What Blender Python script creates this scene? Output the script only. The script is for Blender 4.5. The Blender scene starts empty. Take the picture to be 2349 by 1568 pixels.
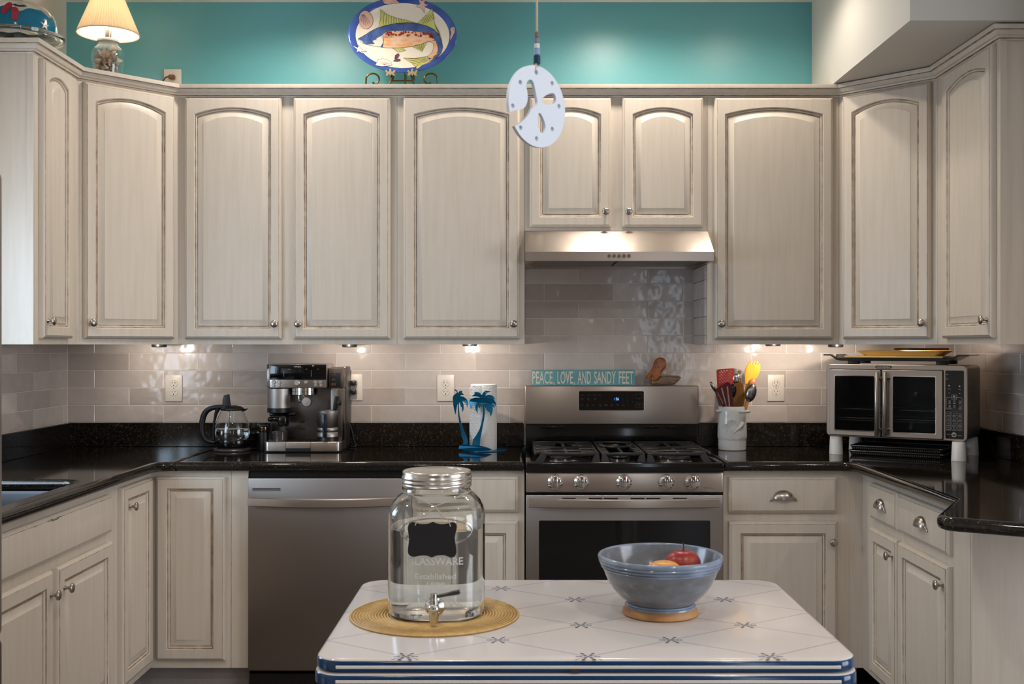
import bpy, bmesh, math, random
from mathutils import Vector, Matrix, noise

random.seed(7)
PI = math.pi
scene = bpy.context.scene
COL = scene.collection

# ------------------------------------------------------------------ camera, world, lights, exposure
cam_d = bpy.data.cameras.new('camera')
cam = bpy.data.objects.new('camera', cam_d)
COL.objects.link(cam)
cam.location = (0.0, -4.8, 1.372)
cam.rotation_euler = (PI / 2, 0, 0)
cam_d.sensor_width = 36
cam_d.lens = 38.18
cam_d.shift_x = -0.0045
cam_d.shift_y = 0.0026
cam_d.clip_start = 0.05
cam_d.dof.use_dof = True
cam_d.dof.focus_distance = 4.35
cam_d.dof.aperture_fstop = 10
scene.camera = cam

scene.view_settings.view_transform = 'Standard'
scene.view_settings.look = 'None'
scene.view_settings.gamma = 1
scene.view_settings.use_curve_mapping = False
scene.view_settings.exposure = -0.72

w = bpy.data.worlds.new('world')
scene.world = w
w.use_nodes = True
w.node_tree.nodes['Background'].inputs[0].default_value = (0.55, 0.75, 1.0, 1)
w.node_tree.nodes['Background'].inputs[1].default_value = 1.2


def lamp(name, kind, loc, rot, power, color, **kw):
    ld = bpy.data.lights.new(name, kind)
    ld.energy = power
    ld.color = color
    for k, v in kw.items():
        setattr(ld, k, v)
    o = bpy.data.objects.new(name, ld)
    o.location = loc
    o.rotation_euler = rot
    COL.objects.link(o)
    return o


def aim(o, d):
    o.rotation_euler = d.to_track_quat('-Z', 'Y').to_euler()


WARM = (1.0, 0.88, 0.75)
SOFTWARM = (1.0, 0.91, 0.81)
COOL = (0.62, 0.80, 1.0)
# recessed cans along the wall cabinets, then unseen ones added as fill light
CANS = [(-0.90, -0.54, 18), (0.42, -0.54, 19), (0.99, -0.56, 8), (-1.45, -2.3, 18), (-0.35, -3.5, 20), (0.9, -3.5, 20), (2.6, -2.9, 18),
        (1.2, -5.4, 16), (-0.8, -5.4, 16)]
for x, y, p in CANS:
    lamp('can_and_fill_light', 'SPOT', (x, y, 2.872), (0, 0, 0), p * 3.4, WARM if y > -1.5 else SOFTWARM, spot_size=math.radians(164), spot_blend=0.6, shadow_soft_size=0.05)
# daylight through the window over the sink and through the glass doors behind
lamp('window_daylight', 'AREA', (-2.10, -1.75, 1.45), (0, -PI / 2, 0), 33, COOL, shape='RECTANGLE', size=0.75, size_y=0.85)
lamp('patio_daylight', 'AREA', (1.78, -7.62, 1.30), (PI / 2, 0, 0), 12, (0.72, 0.86, 1.0), shape='RECTANGLE', size=0.30, size_y=1.9)
lamp('side_fill', 'AREA', (4.62, -4.2, 1.35), (0, PI / 2, 0), 175, (0.95, 0.96, 1.0), shape='RECTANGLE', size=2.0, size_y=2.6)  # added neutral fill from an unseen side opening


# ------------------------------------------------------------------ helpers
def lin(c):
    return c / 12.92 if c <= 0.04045 else ((c + 0.055) / 1.055) ** 2.4


def rgb(r, g, b):
    return (lin(r / 255), lin(g / 255), lin(b / 255), 1)


MATS = {}


def mat(name, col, rough=0.5, metal=0.0, **kw):
    m = bpy.data.materials.new(name)
    m.use_nodes = True
    nt = m.node_tree
    b = nt.nodes['Principled BSDF']
    b.inputs['Base Color'].default_value = col
    b.inputs['Roughness'].default_value = rough
    b.inputs['Metallic'].default_value = metal
    for k, v in kw.items():
        b.inputs[k].default_value = v
    MATS[name] = m
    return m


def nd(m, kind, **kw):
    n = m.node_tree.nodes.new(kind)
    for k, v in kw.items():
        if k in n.inputs.keys():
            n.inputs[k].default_value = v
        else:
            setattr(n, k, v)
    return n


def lk(m, a, b):
    m.node_tree.links.new(a, b)


def bsdf(m):
    return m.node_tree.nodes['Principled BSDF']


def coords(m, scale=(1, 1, 1), kind='Object'):
    tc = nd(m, 'ShaderNodeTexCoord')
    mp = nd(m, 'ShaderNodeMapping')
    mp.inputs['Scale'].default_value = scale
    lk(m, tc.outputs[kind], mp.inputs['Vector'])
    return mp.outputs['Vector']


def noise_tex(m, scale, detail=3, vec=None, rough=0.5, vscale=(1, 1, 1), dist=0.0):
    n = nd(m, 'ShaderNodeTexNoise')
    n.inputs['Scale'].default_value = scale
    n.inputs['Detail'].default_value = detail
    n.inputs['Roughness'].default_value = rough
    n.inputs['Distortion'].default_value = dist
    lk(m, vec if vec is not None else coords(m, vscale), n.inputs['Vector'])
    return n.outputs['Fac']


def ramp(m, fac, stops, interp='LINEAR'):
    r = nd(m, 'ShaderNodeValToRGB')
    r.color_ramp.interpolation = interp
    els = r.color_ramp.elements
    while len(els) < len(stops):
        els.new(0.5)
    for e, (p, c) in zip(els, stops):
        e.position = p
        e.color = c
    lk(m, fac, r.inputs['Fac'])
    return r.outputs['Color']


def bump(m, fac, strength=0.2, dist=0.002):
    bn = nd(m, 'ShaderNodeBump')
    bn.inputs['Strength'].default_value = strength
    bn.inputs['Distance'].default_value = dist
    lk(m, fac, bn.inputs['Height'])
    lk(m, bn.outputs['Normal'], bsdf(m).inputs['Normal'])


def ncol(m, scale, stops, vscale=(1, 1, 1), detail=3, rough=0.5):
    lk(m, ramp(m, noise_tex(m, scale, detail, vscale=vscale, rough=rough), stops), bsdf(m).inputs['Base Color'])


# --- materials
PAINT = mat('cream_glazed_paint', rgb(212, 201, 186), 0.38)
ncol(PAINT, 9, [(0.3, rgb(207, 196, 181)), (0.55, rgb(213, 203, 190)), (0.8, rgb(216, 207, 195))], (5, 5, 0.35), 5, 0.6)
bump(PAINT, noise_tex(PAINT, 40, 4, vscale=(3, 3, 0.15)), 0.06, 0.001)
GLAZE = mat('brown_antique_glaze', rgb(138, 117, 97), 0.5)
ncol(GLAZE, 30, [(0.3, rgb(124, 102, 82)), (0.7, rgb(190, 174, 154))], (1, 1, 1), 4)
TEAL = mat('teal_wall_paint', rgb(97, 167, 175), 0.36)
bump(TEAL, noise_tex(TEAL, 160, 3), 0.12, 0.002)
WHITE = mat('white_wall_paint', rgb(203, 200, 193), 0.6)
bump(WHITE, noise_tex(WHITE, 140, 3), 0.1, 0.002)
CEIL = mat('ceiling_paint', rgb(218, 214, 210), 0.8)
bump(CEIL, noise_tex(CEIL, 90, 4), 0.25, 0.003)
GROUT = mat('pale_grout', rgb(222, 217, 211), 0.8)
ncol(GROUT, 60, [(0.3, rgb(216, 211, 205)), (0.7, rgb(228, 224, 219))])
TILE = mat('glossy_greige_tile', rgb(184, 173, 166), 0.12)
oi = nd(TILE, 'ShaderNodeObjectInfo')
tv = coords(TILE)
tadd = nd(TILE, 'ShaderNodeVectorMath', operation='ADD')
lk(TILE, tv, tadd.inputs[0])
tsc = nd(TILE, 'ShaderNodeVectorMath', operation='SCALE')
lk(TILE, oi.outputs['Location'], tsc.inputs[0])
tsc.inputs['Scale'].default_value = 3.7
lk(TILE, tsc.outputs[0], tadd.inputs[1])
rr = ramp(TILE, oi.outputs['Random'], [(0, rgb(184, 173, 166)), (0.5, rgb(198, 187, 180)), (1, rgb(209, 199, 192))])
mx = nd(TILE, 'ShaderNodeMix', data_type='RGBA', blend_type='MULTIPLY')
mx.inputs['Factor'].default_value = 1
lk(TILE, rr, mx.inputs['A'])
lk(TILE, ramp(TILE, noise_tex(TILE, 22, 4, vec=tadd.outputs[0]), [(0.3, (0.93, 0.92, 0.91, 1)), (0.7, (1, 1, 1, 1))]), mx.inputs['B'])
lk(TILE, mx.outputs['Result'], bsdf(TILE).inputs['Base Color'])
bump(TILE, noise_tex(TILE, 11, 2, vec=tadd.outputs[0]), 0.55, 0.009)
GRAN = mat('black_speckled_granite', rgb(24, 22, 20), 0.07)
gv = nd(GRAN, 'ShaderNodeTexVoronoi')
gv.inputs['Scale'].default_value = 260
lk(GRAN, coords(GRAN), gv.inputs['Vector'])
g1 = ramp(GRAN, noise_tex(GRAN, 120, 6, rough=0.7), [(0.42, rgb(11, 10, 10)), (0.58, rgb(34, 28, 22)), (0.66, rgb(78, 66, 48)), (0.75, rgb(120, 108, 88))])
gm = nd(GRAN, 'ShaderNodeMix', data_type='RGBA', blend_type='ADD')
lk(GRAN, g1, gm.inputs['A'])
lk(GRAN, ramp(GRAN, gv.outputs['Distance'], [(0.0, rgb(92, 84, 66)), (0.16, (0, 0, 0, 1))]), gm.inputs['B'])
gm.inputs['Factor'].default_value = 0.6
lk(GRAN, gm.outputs['Result'], bsdf(GRAN).inputs['Base Color'])


def steel(name, col, rough, vs, b=0.06):
    m = mat(name, col, rough, 1.0)
    f = noise_tex(m, 60, 3, vscale=vs, rough=0.6)
    bump(m, f, b, 0.0006)
    mr = nd(m, 'ShaderNodeMapRange')
    mr.inputs['To Min'].default_value = rough * 0.75
    mr.inputs['To Max'].default_value = rough * 1.3
    lk(m, f, mr.inputs['Value'])
    lk(m, mr.outputs['Result'], bsdf(m).inputs['Roughness'])
    bsdf(m).inputs['Anisotropic'].default_value = 0.75
    tg = nd(m, 'ShaderNodeCombineXYZ')            # highlights stretch across the brushing
    tg.inputs[0 if vs[0] > vs[2] else 2].default_value = 1.0
    lk(m, tg.outputs[0], bsdf(m).inputs['Tangent'])
    return m


STEEL = steel('brushed_stainless_steel', rgb(194, 184, 176), 0.31, (0.4, 12, 12))
STEELV = steel('vertical_brushed_steel', rgb(168, 160, 154), 0.36, (12, 12, 0.4))
SLATE = steel('grey_appliance_steel', rgb(146, 137, 131), 0.40, (12, 12, 0.4))
NICKEL = mat('brushed_nickel', rgb(178, 172, 164), 0.28, 1.0)
DARKST = steel('dark_casing_steel', rgb(112, 103, 97), 0.34, (12, 12, 0.4))
ALU = mat('bright_aluminium', rgb(228, 225, 220), 0.3, 1.0)
CHROME = mat('polished_chrome', rgb(215, 214, 212), 0.08, 1.0)
BLACK = mat('black_gloss', rgb(12, 12, 13), 0.12)
BLACKM = mat('black_matte_plastic', rgb(18, 18, 19), 0.42)
IRON = mat('cast_iron', rgb(30, 29, 29), 0.38)
bump(IRON, noise_tex(IRON, 300, 3), 0.2, 0.001)
SCREEN = mat('black_glass_screen', rgb(7, 8, 12), 0.05)
INNER = mat('dark_oven_cavity', rgb(36, 35, 35), 0.45)
FLOORM = mat('grey_floor_planks', rgb(120, 112, 106), 0.45)
ncol(FLOORM, 5, [(0.3, rgb(100, 93, 88)), (0.7, rgb(138, 130, 124))], (1, 7, 1), 5)
KICK = mat('grey_toe_kick', rgb(150, 143, 140), 0.6)
ncol(KICK, 7, [(0.3, rgb(140, 133, 130)), (0.7, rgb(158, 151, 148))])
PLASTIC = mat('ivory_plastic', rgb(222, 214, 203), 0.35)
WHITEP = mat('white_plastic', rgb(232, 230, 227), 0.35)
DARK = mat('dark_slot', rgb(20, 17, 15), 0.6)
ENAMEL = mat('white_enamel', rgb(226, 222, 219), 0.14)
BLUE = mat('navy_enamel', rgb(22, 62, 104), 0.12)
ncol(BLUE, 9, [(0.35, rgb(18, 55, 96)), (0.7, rgb(26, 68, 110))])
CERAM = mat('white_glazed_ceramic', rgb(216, 214, 212), 0.14)
PALM = mat('teal_blue_metal', rgb(6, 104, 138), 0.26, 0.55)
ncol(PALM, 14, [(0.3, rgb(5, 96, 132)), (0.7, rgb(8, 112, 146))])
PAPER = mat('paper_towel', rgb(236, 233, 230), 0.9)
pv = nd(PAPER, 'ShaderNodeTexVoronoi', feature='DISTANCE_TO_EDGE')
pv.inputs['Scale'].default_value = 75
lk(PAPER, coords(PAPER), pv.inputs['Vector'])
bump(PAPER, pv.outputs['Distance'], 0.8, 0.004)
SIGN = mat('turquoise_sign_paint', rgb(104, 164, 170), 0.6)
ncol(SIGN, 30, [(0.3, rgb(94, 152, 158)), (0.7, rgb(114, 174, 180))], (0.4, 1, 1), 5)
LETTER = mat('cream_lettering', rgb(226, 218, 196), 0.6)
PRINT = mat('pale_print', rgb(190, 190, 190), 0.5)
PRINTD = mat('dim_print', rgb(92, 94, 98), 0.5)
ORANGE = mat('orange_print', rgb(196, 120, 60), 0.5)


def wood(name, a, b, rough=0.35, sc=8, vs=(1, 1, 6)):
    m = mat(name, a, rough)
    ncol(m, sc, [(0.3, a), (0.7, b)], vs, 5, 0.6)
    return m


WOODP = wood('polished_brown_wood', rgb(120, 56, 12), rgb(178, 100, 28), 0.22, 22, (1, 1, 1))
DRIFT = wood('weathered_driftwood', rgb(78, 58, 44), rgb(158, 130, 106), 0.7, 22, (1, 2, 9))
bump(DRIFT, noise_tex(DRIFT, 26, 4, vscale=(1, 2, 9)), 0.8, 0.006)
BAMBOO = wood('honey_bamboo', rgb(222, 150, 30), rgb(240, 178, 62), 0.28, 14, (3, 3, 1))
WOODT = wood('tan_wood', rgb(176, 104, 58), rgb(206, 140, 92), 0.4, 20, (1, 1, 4))
WOODD = wood('dark_wood', rgb(88, 50, 26), rgb(120, 74, 42), 0.35, 20, (4, 1, 1))
YELLOW = wood('yellow_board', rgb(238, 190, 98), rgb(246, 208, 130), 0.4, 8, (1, 6, 6))
RED = mat('red_nylon', rgb(168, 40, 34), 0.3)
DRED = mat('dark_red_nylon', rgb(84, 18, 16), 0.22)
AMBER = wood('amber_brown_nylon', rgb(96, 56, 14), rgb(134, 84, 22), 0.15, 12, (1, 1, 1))
STONE = mat('blue_grey_stoneware', rgb(120, 134, 152), 0.16)
ncol(STONE, 7, [(0.3, rgb(92, 96, 98)), (0.5, rgb(116, 122, 130)), (0.72, rgb(136, 148, 166))], (1, 1, 2.2), 6, 0.65)
bump(STONE, noise_tex(STONE, 60, 3), 0.08, 0.001)
STONEB = mat('blue_rim_glaze', rgb(130, 148, 172), 0.14)
ncol(STONEB, 14, [(0.3, rgb(104, 116, 132)), (0.7, rgb(146, 164, 190))], (1, 1, 3), 5)
CLAY = mat('bare_tan_clay', rgb(178, 128, 78), 0.5)
ncol(CLAY, 12, [(0.3, rgb(156, 106, 60)), (0.7, rgb(196, 150, 98))], (1, 1, 2))
MANGO = mat('peach_yellow_skin', rgb(232, 168, 78), 0.35)
ncol(MANGO, 16, [(0.35, rgb(224, 150, 70)), (0.65, rgb(238, 182, 100))])
APPLE = mat('red_fruit_skin', rgb(150, 40, 46), 0.3)
ncol(APPLE, 14, [(0.35, rgb(146, 34, 52)), (0.55, rgb(160, 50, 48)), (0.75, rgb(186, 96, 66))], (1, 1, 1), 4)
STEM = mat('dark_stem', rgb(40, 26, 22), 0.6)
STRAW = mat('woven_straw', rgb(206, 170, 108), 0.6)
STRING = mat('natural_twine', rgb(186, 170, 150), 0.8)
CHALK = mat('black_chalkboard', rgb(20, 21, 25), 0.55)
DOLLAR = mat('pale_blue_white_ceramic', rgb(216, 227, 243), 0.45)
GLASS = mat('clear_glass', (0.97, 0.99, 0.98, 1), 0.0, **{'Transmission Weight': 1.0, 'IOR': 1.48})
WATER = mat('water', (0.98, 0.995, 1.0, 1), 0.0, **{'Transmission Weight': 1.0, 'IOR': 1.33})
TEALGL = mat('teal_painted_glass', rgb(0, 112, 142), 0.12)
ncol(TEALGL, 8, [(0.3, rgb(0, 98, 130)), (0.7, rgb(8, 126, 156))])
CLEARP = mat('smoky_clear_plastic', rgb(120, 108, 106), 0.1, **{'Transmission Weight': 0.7})
OVENGL = mat('tinted_oven_glass', rgb(16, 18, 20), 0.02)
mtr = nd(OVENGL, 'ShaderNodeBsdfTransparent')
mtr.inputs[0].default_value = (0.72, 0.74, 0.76, 1)
mxs = nd(OVENGL, 'ShaderNodeMixShader')
mxs.inputs[0].default_value = 0.22
lk(OVENGL, mtr.outputs[0], mxs.inputs[1])
lk(OVENGL, bsdf(OVENGL).outputs[0], mxs.inputs[2])
lk(OVENGL, mxs.outputs[0], OVENGL.node_tree.nodes['Material Output'].inputs['Surface'])
SHADE = mat('pleated_gold_shade', rgb(212, 188, 150), 0.35, **{'Sheen Weight': 0.3})
shw = nd(SHADE, 'ShaderNodeBsdfTranslucent')
shw.inputs[0].default_value = rgb(232, 216, 188)
shm = nd(SHADE, 'ShaderNodeMixShader')
shm.inputs[0].default_value = 0.5
lk(SHADE, bsdf(SHADE).outputs[0], shm.inputs[1])
lk(SHADE, shw.outputs[0], shm.inputs[2])
lk(SHADE, shm.outputs[0], SHADE.node_tree.nodes['Material Output'].inputs['Surface'])
SHADEIN = mat('white_shade_lining', rgb(246, 240, 230), 0.7)
sit = nd(SHADEIN, 'ShaderNodeBsdfTranslucent')
sit.inputs[0].default_value = rgb(246, 236, 220)
sim = nd(SHADEIN, 'ShaderNodeMixShader')
sim.inputs[0].default_value = 0.45
lk(SHADEIN, bsdf(SHADEIN).outputs[0], sim.inputs[1])
lk(SHADEIN, sit.outputs[0], sim.inputs[2])
lk(SHADEIN, sim.outputs[0], SHADEIN.node_tree.nodes['Material Output'].inputs['Surface'])
SHELL1 = mat('tan_seashell', rgb(206, 160, 126), 0.4)
ncol(SHELL1, 40, [(0.3, rgb(190, 146, 118)), (0.7, rgb(238, 214, 192))], (1, 1, 3))
SHELL2 = mat('white_seashell', rgb(232, 222, 208), 0.4)
ncol(SHELL2, 40, [(0.3, rgb(206, 186, 168)), (0.7, rgb(244, 238, 228))], (1, 1, 3))
SHELL3 = mat('grey_seashell', rgb(168, 158, 144), 0.5)
BRASS = mat('antique_brass', rgb(112, 84, 46), 0.3, 1.0)
PLATEW = mat('ivory_platter_glaze', rgb(236, 226, 208), 0.12)
PLATEB = mat('cobalt_rim_glaze', rgb(52, 82, 156), 0.12)
ncol(PLATEB, 9, [(0.3, rgb(40, 66, 138)), (0.7, rgb(74, 106, 178))], (1, 1, 1), 5)


def flat(name, r, g, b, rough=0.2):
    return mat(name, rgb(r, g, b), rough)


FBLUE = flat('painted_blue', 64, 92, 150)
ncol(FBLUE, 24, [(0.3, rgb(50, 76, 134)), (0.7, rgb(84, 112, 168))])
FPEACH = flat('painted_peach', 236, 190, 146)
ncol(FPEACH, 20, [(0.35, rgb(232, 172, 112)), (0.65, rgb(238, 206, 182))], (1, 1, 3))
FYELL = flat('painted_yellow_green', 208, 206, 112)
ncol(FYELL, 26, [(0.3, rgb(196, 196, 96)), (0.7, rgb(220, 216, 142))])
FPINK = flat('painted_pink', 222, 182, 164)
FINK = flat('painted_black', 34, 30, 34)
FRED = flat('painted_red', 166, 62, 44)
FPLUM = flat('painted_plum', 112, 72, 92)
FPALE = flat('painted_pale', 232, 222, 208)


def emis(name, col, s):
    m = mat(name, col, 0.5)
    bsdf(m).inputs['Emission Color'].default_value = col
    bsdf(m).inputs['Emission Strength'].default_value = s
    return m


DIGIT = emis('blue_led', rgb(90, 160, 255), 2.5)
BULB = emis('warm_bulb', (1, 0.9, 0.74, 1), 14)
REAR = mat('taupe_rear_wall_paint', rgb(150, 132, 116), 0.7)
LENS = emis('downlight_lens', (1, 0.84, 0.64, 1), 22)

MW = {}


class MB:
    def __init__(s):
        s.v, s.f, s.m = [], [], []

    def add(s, vs, fs, m=0):
        n = len(s.v)
        s.v += [tuple(v) for v in vs]
        for f in fs:
            s.f.append(tuple(i + n for i in f))
            s.m.append(m)
        return s

    def box(s, x0, y0, z0, x1, y1, z1, m=0, r=0.0, seg=2):
        if r <= 0:
            v = [(x0, y0, z0), (x1, y0, z0), (x1, y1, z0), (x0, y1, z0), (x0, y0, z1), (x1, y0, z1), (x1, y1, z1), (x0, y1, z1)]
            return s.add(v, [(0, 3, 2, 1), (4, 5, 6, 7), (0, 1, 5, 4), (1, 2, 6, 5), (2, 3, 7, 6), (3, 0, 4, 7)], m)
        bm = bmesh.new()
        bmesh.ops.create_cube(bm, size=1)
        for v in bm.verts:
            v.co = Vector(((x0 + x1) / 2 + v.co.x * (x1 - x0), (y0 + y1) / 2 + v.co.y * (y1 - y0), (z0 + z1) / 2 + v.co.z * (z1 - z0)))
        bmesh.ops.bevel(bm, geom=bm.edges[:], offset=min(r, 0.49 * min(abs(x1 - x0), abs(y1 - y0), abs(z1 - z0))), segments=seg, profile=0.5, affect='EDGES')
        s.bm(bm, m)
        return s

    def bm(s, bm, m=0, mx=None):
        bm.verts.index_update()
        s.add([(mx @ v.co if mx else v.co) for v in bm.verts], [[v.index for v in f.verts] for f in bm.faces], m)
        bm.free()
        return s

    def mesh(s, me, mx=None, m=0):
        s.add([(mx @ v.co if mx else v.co) for v in me.vertices], [list(p.vertices) for p in me.polygons], m)
        return s

    def loops(s, loops, mats=None, cap0=None, cap1=None, close=False, m=0):
        n = len(loops[0])
        b = len(s.v)
        for L in loops:
            s.v += [tuple(p) for p in L]
        k = len(loops)
        for i in range(k if close else k - 1):
            j = (i + 1) % k
            for a in range(n):
                c = (a + 1) % n
                s.f.append((b + i * n + a, b + i * n + c, b + j * n + c, b + j * n + a))
                s.m.append(mats[i] if mats else m)
        if cap0 is not None:
            s.f.append(tuple(b + a for a in range(n)))
            s.m.append(cap0)
        if cap1 is not None:
            s.f.append(tuple(b + (k - 1) * n + a for a in range(n)))
            s.m.append(cap1)
        return s

    def lathe(s, prof, n=32, m=0, mx=None, mats=None, sup=None, ell=1.0, cap=True):
        """prof: (r, z) pairs; spun about z. sup: superellipse exponent."""
        mx = mx or Matrix.Identity(4)
        L = []
        for r, z in prof:
            ring = []
            for i in range(n):
                a = 2 * PI * i / n
                c, d = math.cos(a), math.sin(a)
                if sup:
                    q = (abs(c) ** sup + abs(d) ** sup) ** (-1 / sup)
                    c, d = c * q, d * q
                ring.append(mx @ Vector((max(r, 1e-5) * c, max(r, 1e-5) * d * ell, z)))
            L.append(ring)
        return s.loops(L, mats=mats, cap0=(mats[0] if mats else m) if cap else None, cap1=(mats[-1] if mats else m) if cap else None, m=m)

    def tube(s, pts, r, n=8, m=0, cap=True):
        pts = [Vector(p) for p in pts]
        rs = r if isinstance(r, (list, tuple)) else [r] * len(pts)
        t = (pts[1] - pts[0]).normalized()
        u = t.orthogonal().normalized()
        L = []
        for i, p in enumerate(pts):
            if i == 0:
                d = pts[1] - pts[0]
            elif i == len(pts) - 1:
                d = pts[-1] - pts[-2]
            else:
                d = (pts[i + 1] - p).normalized() + (p - pts[i - 1]).normalized()
            d.normalize()
            u = (u - d * u.dot(d)).normalized()
            v = d.cross(u)
            L.append([p + (u * math.cos(2 * PI * k / n) + v * math.sin(2 * PI * k / n)) * rs[i] for k in range(n)])
        return s.loops(L, cap0=m if cap else None, cap1=m if cap else None, m=m)

    def ball(s, c, r, n=16, k=10, m=0, sc=(1, 1, 1), mx=None):
        prof = [(math.sin(PI * i / k), -math.cos(PI * i / k)) for i in range(k + 1)]
        M = Matrix.Translation(c) @ (mx or Matrix.Identity(4)) @ Matrix.Diagonal((r * sc[0], r * sc[1], r * sc[2], 1))
        return s.lathe(prof, n, m, M)

    def prism(s, poly, z0, z1, m=0, mx=None):
        mx = mx or Matrix.Identity(4)
        return s.loops([[mx @ Vector((x, y, z0)) for x, y in poly], [mx @ Vector((x, y, z1)) for x, y in poly]], cap0=m, cap1=m, m=m)

    def make(s, name, mats, smooth=35):
        me = bpy.data.meshes.new(name)
        me.from_pydata(s.v, [], s.f)
        for m in mats:
            me.materials.append(m)
        me.polygons.foreach_set('material_index', s.m)
        bm = bmesh.new()
        bm.from_mesh(me)
        bmesh.ops.recalc_face_normals(bm, faces=bm.faces)
        bm.to_mesh(me)
        bm.free()
        if smooth:
            me.polygons.foreach_set('use_smooth', [True] * len(me.polygons))
            me.set_sharp_from_angle(angle=math.radians(smooth))
        me.update()
        return me

    def build(s, name, mats, parent=None, local=False, smooth=35):
        if not isinstance(mats, (list, tuple)):
            mats = [mats]
        if parent is not None and not local and parent.name in MW:
            inv = MW[parent.name].inverted()
            s.v = [tuple(inv @ Vector(v)) for v in s.v]
        return put(name, s.make(name, mats, smooth), parent)


def put(name, me, parent=None, loc=(0, 0, 0), rot=(0, 0, 0)):
    o = bpy.data.objects.new(name, me)
    COL.objects.link(o)
    o.location = loc
    o.rotation_euler = rot
    if parent is not None:
        o.parent = parent
        if loc == (0, 0, 0) and rot == (0, 0, 0) and parent.name in MW:
            MW[o.name] = MW[parent.name]
    return o


def tag(o, label=None, cat=None, group=None, kind=None):
    if label:
        o['label'] = label
    if cat:
        o['category'] = cat
    if group:
        o['group'] = group
    if kind:
        o['kind'] = kind
    return o


def thing(name, label, cat, loc=(0, 0, 0), rz=0.0, group=None):
    o = bpy.data.objects.new(name, None)
    o.empty_display_size = 0.05
    COL.objects.link(o)
    o.location = loc
    o.rotation_euler = (0, 0, rz)
    MW[o.name] = Matrix.Translation(loc) @ Matrix.Rotation(rz, 4, 'Z')
    return tag(o, label, cat, group)


def dup(root, loc, rz=None, label=None):
    r = root.copy()
    COL.objects.link(r)
    r.location = loc
    if rz is not None:
        r.rotation_euler = (0, 0, rz)
    if label:
        r['label'] = label
    MW[r.name] = Matrix.Translation(loc) @ Matrix.Rotation(r.rotation_euler[2], 4, 'Z')
    for ch in list(root.children):
        c = ch.copy()
        COL.objects.link(c)
        c.parent = r
        for g in list(ch.children):
            d = g.copy()
            COL.objects.link(d)
            d.parent = c
    return r


def from_curve(cu):
    o = bpy.data.objects.new('temporary', cu)
    COL.objects.link(o)
    dg = bpy.context.evaluated_depsgraph_get()
    me = bpy.data.meshes.new_from_object(o.evaluated_get(dg))
    bpy.data.objects.remove(o)
    bpy.data.curves.remove(cu)
    return me


def plate(polys, thick, bev=0.0, res=2):
    """polys in 2-D (first outline, then holes) -> mesh lying in XY, centred in z, given thickness"""
    cu = bpy.data.curves.new('outline', 'CURVE')
    cu.dimensions = '2D'
    cu.fill_mode = 'BOTH'
    cu.extrude = max(0.0, thick / 2 - bev)
    cu.bevel_depth = bev
    cu.bevel_resolution = res
    cu.offset = -bev
    for p in polys:
        sp = cu.splines.new('POLY')
        sp.points.add(len(p) - 1)
        for q, (x, y) in zip(sp.points, p):
            q.co = (x, y, 0, 1)
        sp.use_cyclic_u = True
    return from_curve(cu)


def text(body, h, ext=0.0004, xs=1.0, bold=0.0, spacing=1.0):
    cu = bpy.data.curves.new('lettering', 'FONT')
    cu.body = body
    cu.size = h / 0.72
    cu.extrude = ext
    cu.offset = bold * h
    cu.align_x = 'CENTER'
    cu.align_y = 'CENTER'
    cu.space_character = spacing
    cu.resolution_u = 3
    me = from_curve(cu)
    if xs != 1.0:
        for v in me.vertices:
            v.co.x *= xs
    return me


def fit_text(body, width, h, **kw):
    me = text(body, h, **kw)
    xs = [v.co.x for v in me.vertices]
    ys = [v.co.y for v in me.vertices]
    k = width / (max(xs) - min(xs))
    ky = h / (max(ys) - min(ys))
    cx, cy = (max(xs) + min(xs)) / 2, (max(ys) + min(ys)) / 2
    for v in me.vertices:
        v.co.x = (v.co.x - cx) * k
        v.co.y = (v.co.y - cy) * ky
    return me


FRONT = Matrix.Rotation(PI / 2, 4, 'X')       # XY sheet -> XZ sheet facing -y


def smooth_poly(p, it=2, closed=True):
    for _ in range(it):
        q = []
        n = len(p)
        for i in range(n):
            a, b = p[i], p[(i + 1) % n]
            q.append((0.75 * a[0] + 0.25 * b[0], 0.75 * a[1] + 0.25 * b[1]))
            q.append((0.25 * a[0] + 0.75 * b[0], 0.25 * a[1] + 0.75 * b[1]))
        p = q
    return p


def rrect(x0, y0, x1, y1, r, n=5):
    p = []
    for cx, cy, a0 in ((x1 - r, y0 + r, -PI / 2), (x1 - r, y1 - r, 0), (x0 + r, y1 - r, PI / 2), (x0 + r, y0 + r, PI)):
        for i in range(n + 1):
            a = a0 + PI / 2 * i / n
            p.append((cx + r * math.cos(a), cy + r * math.sin(a)))
    return p


def circ(cx, cy, r, n=16, ry=None):
    return [(cx + r * math.cos(2 * PI * i / n), cy + (ry or r) * math.sin(2 * PI * i / n)) for i in range(n)]

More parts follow.
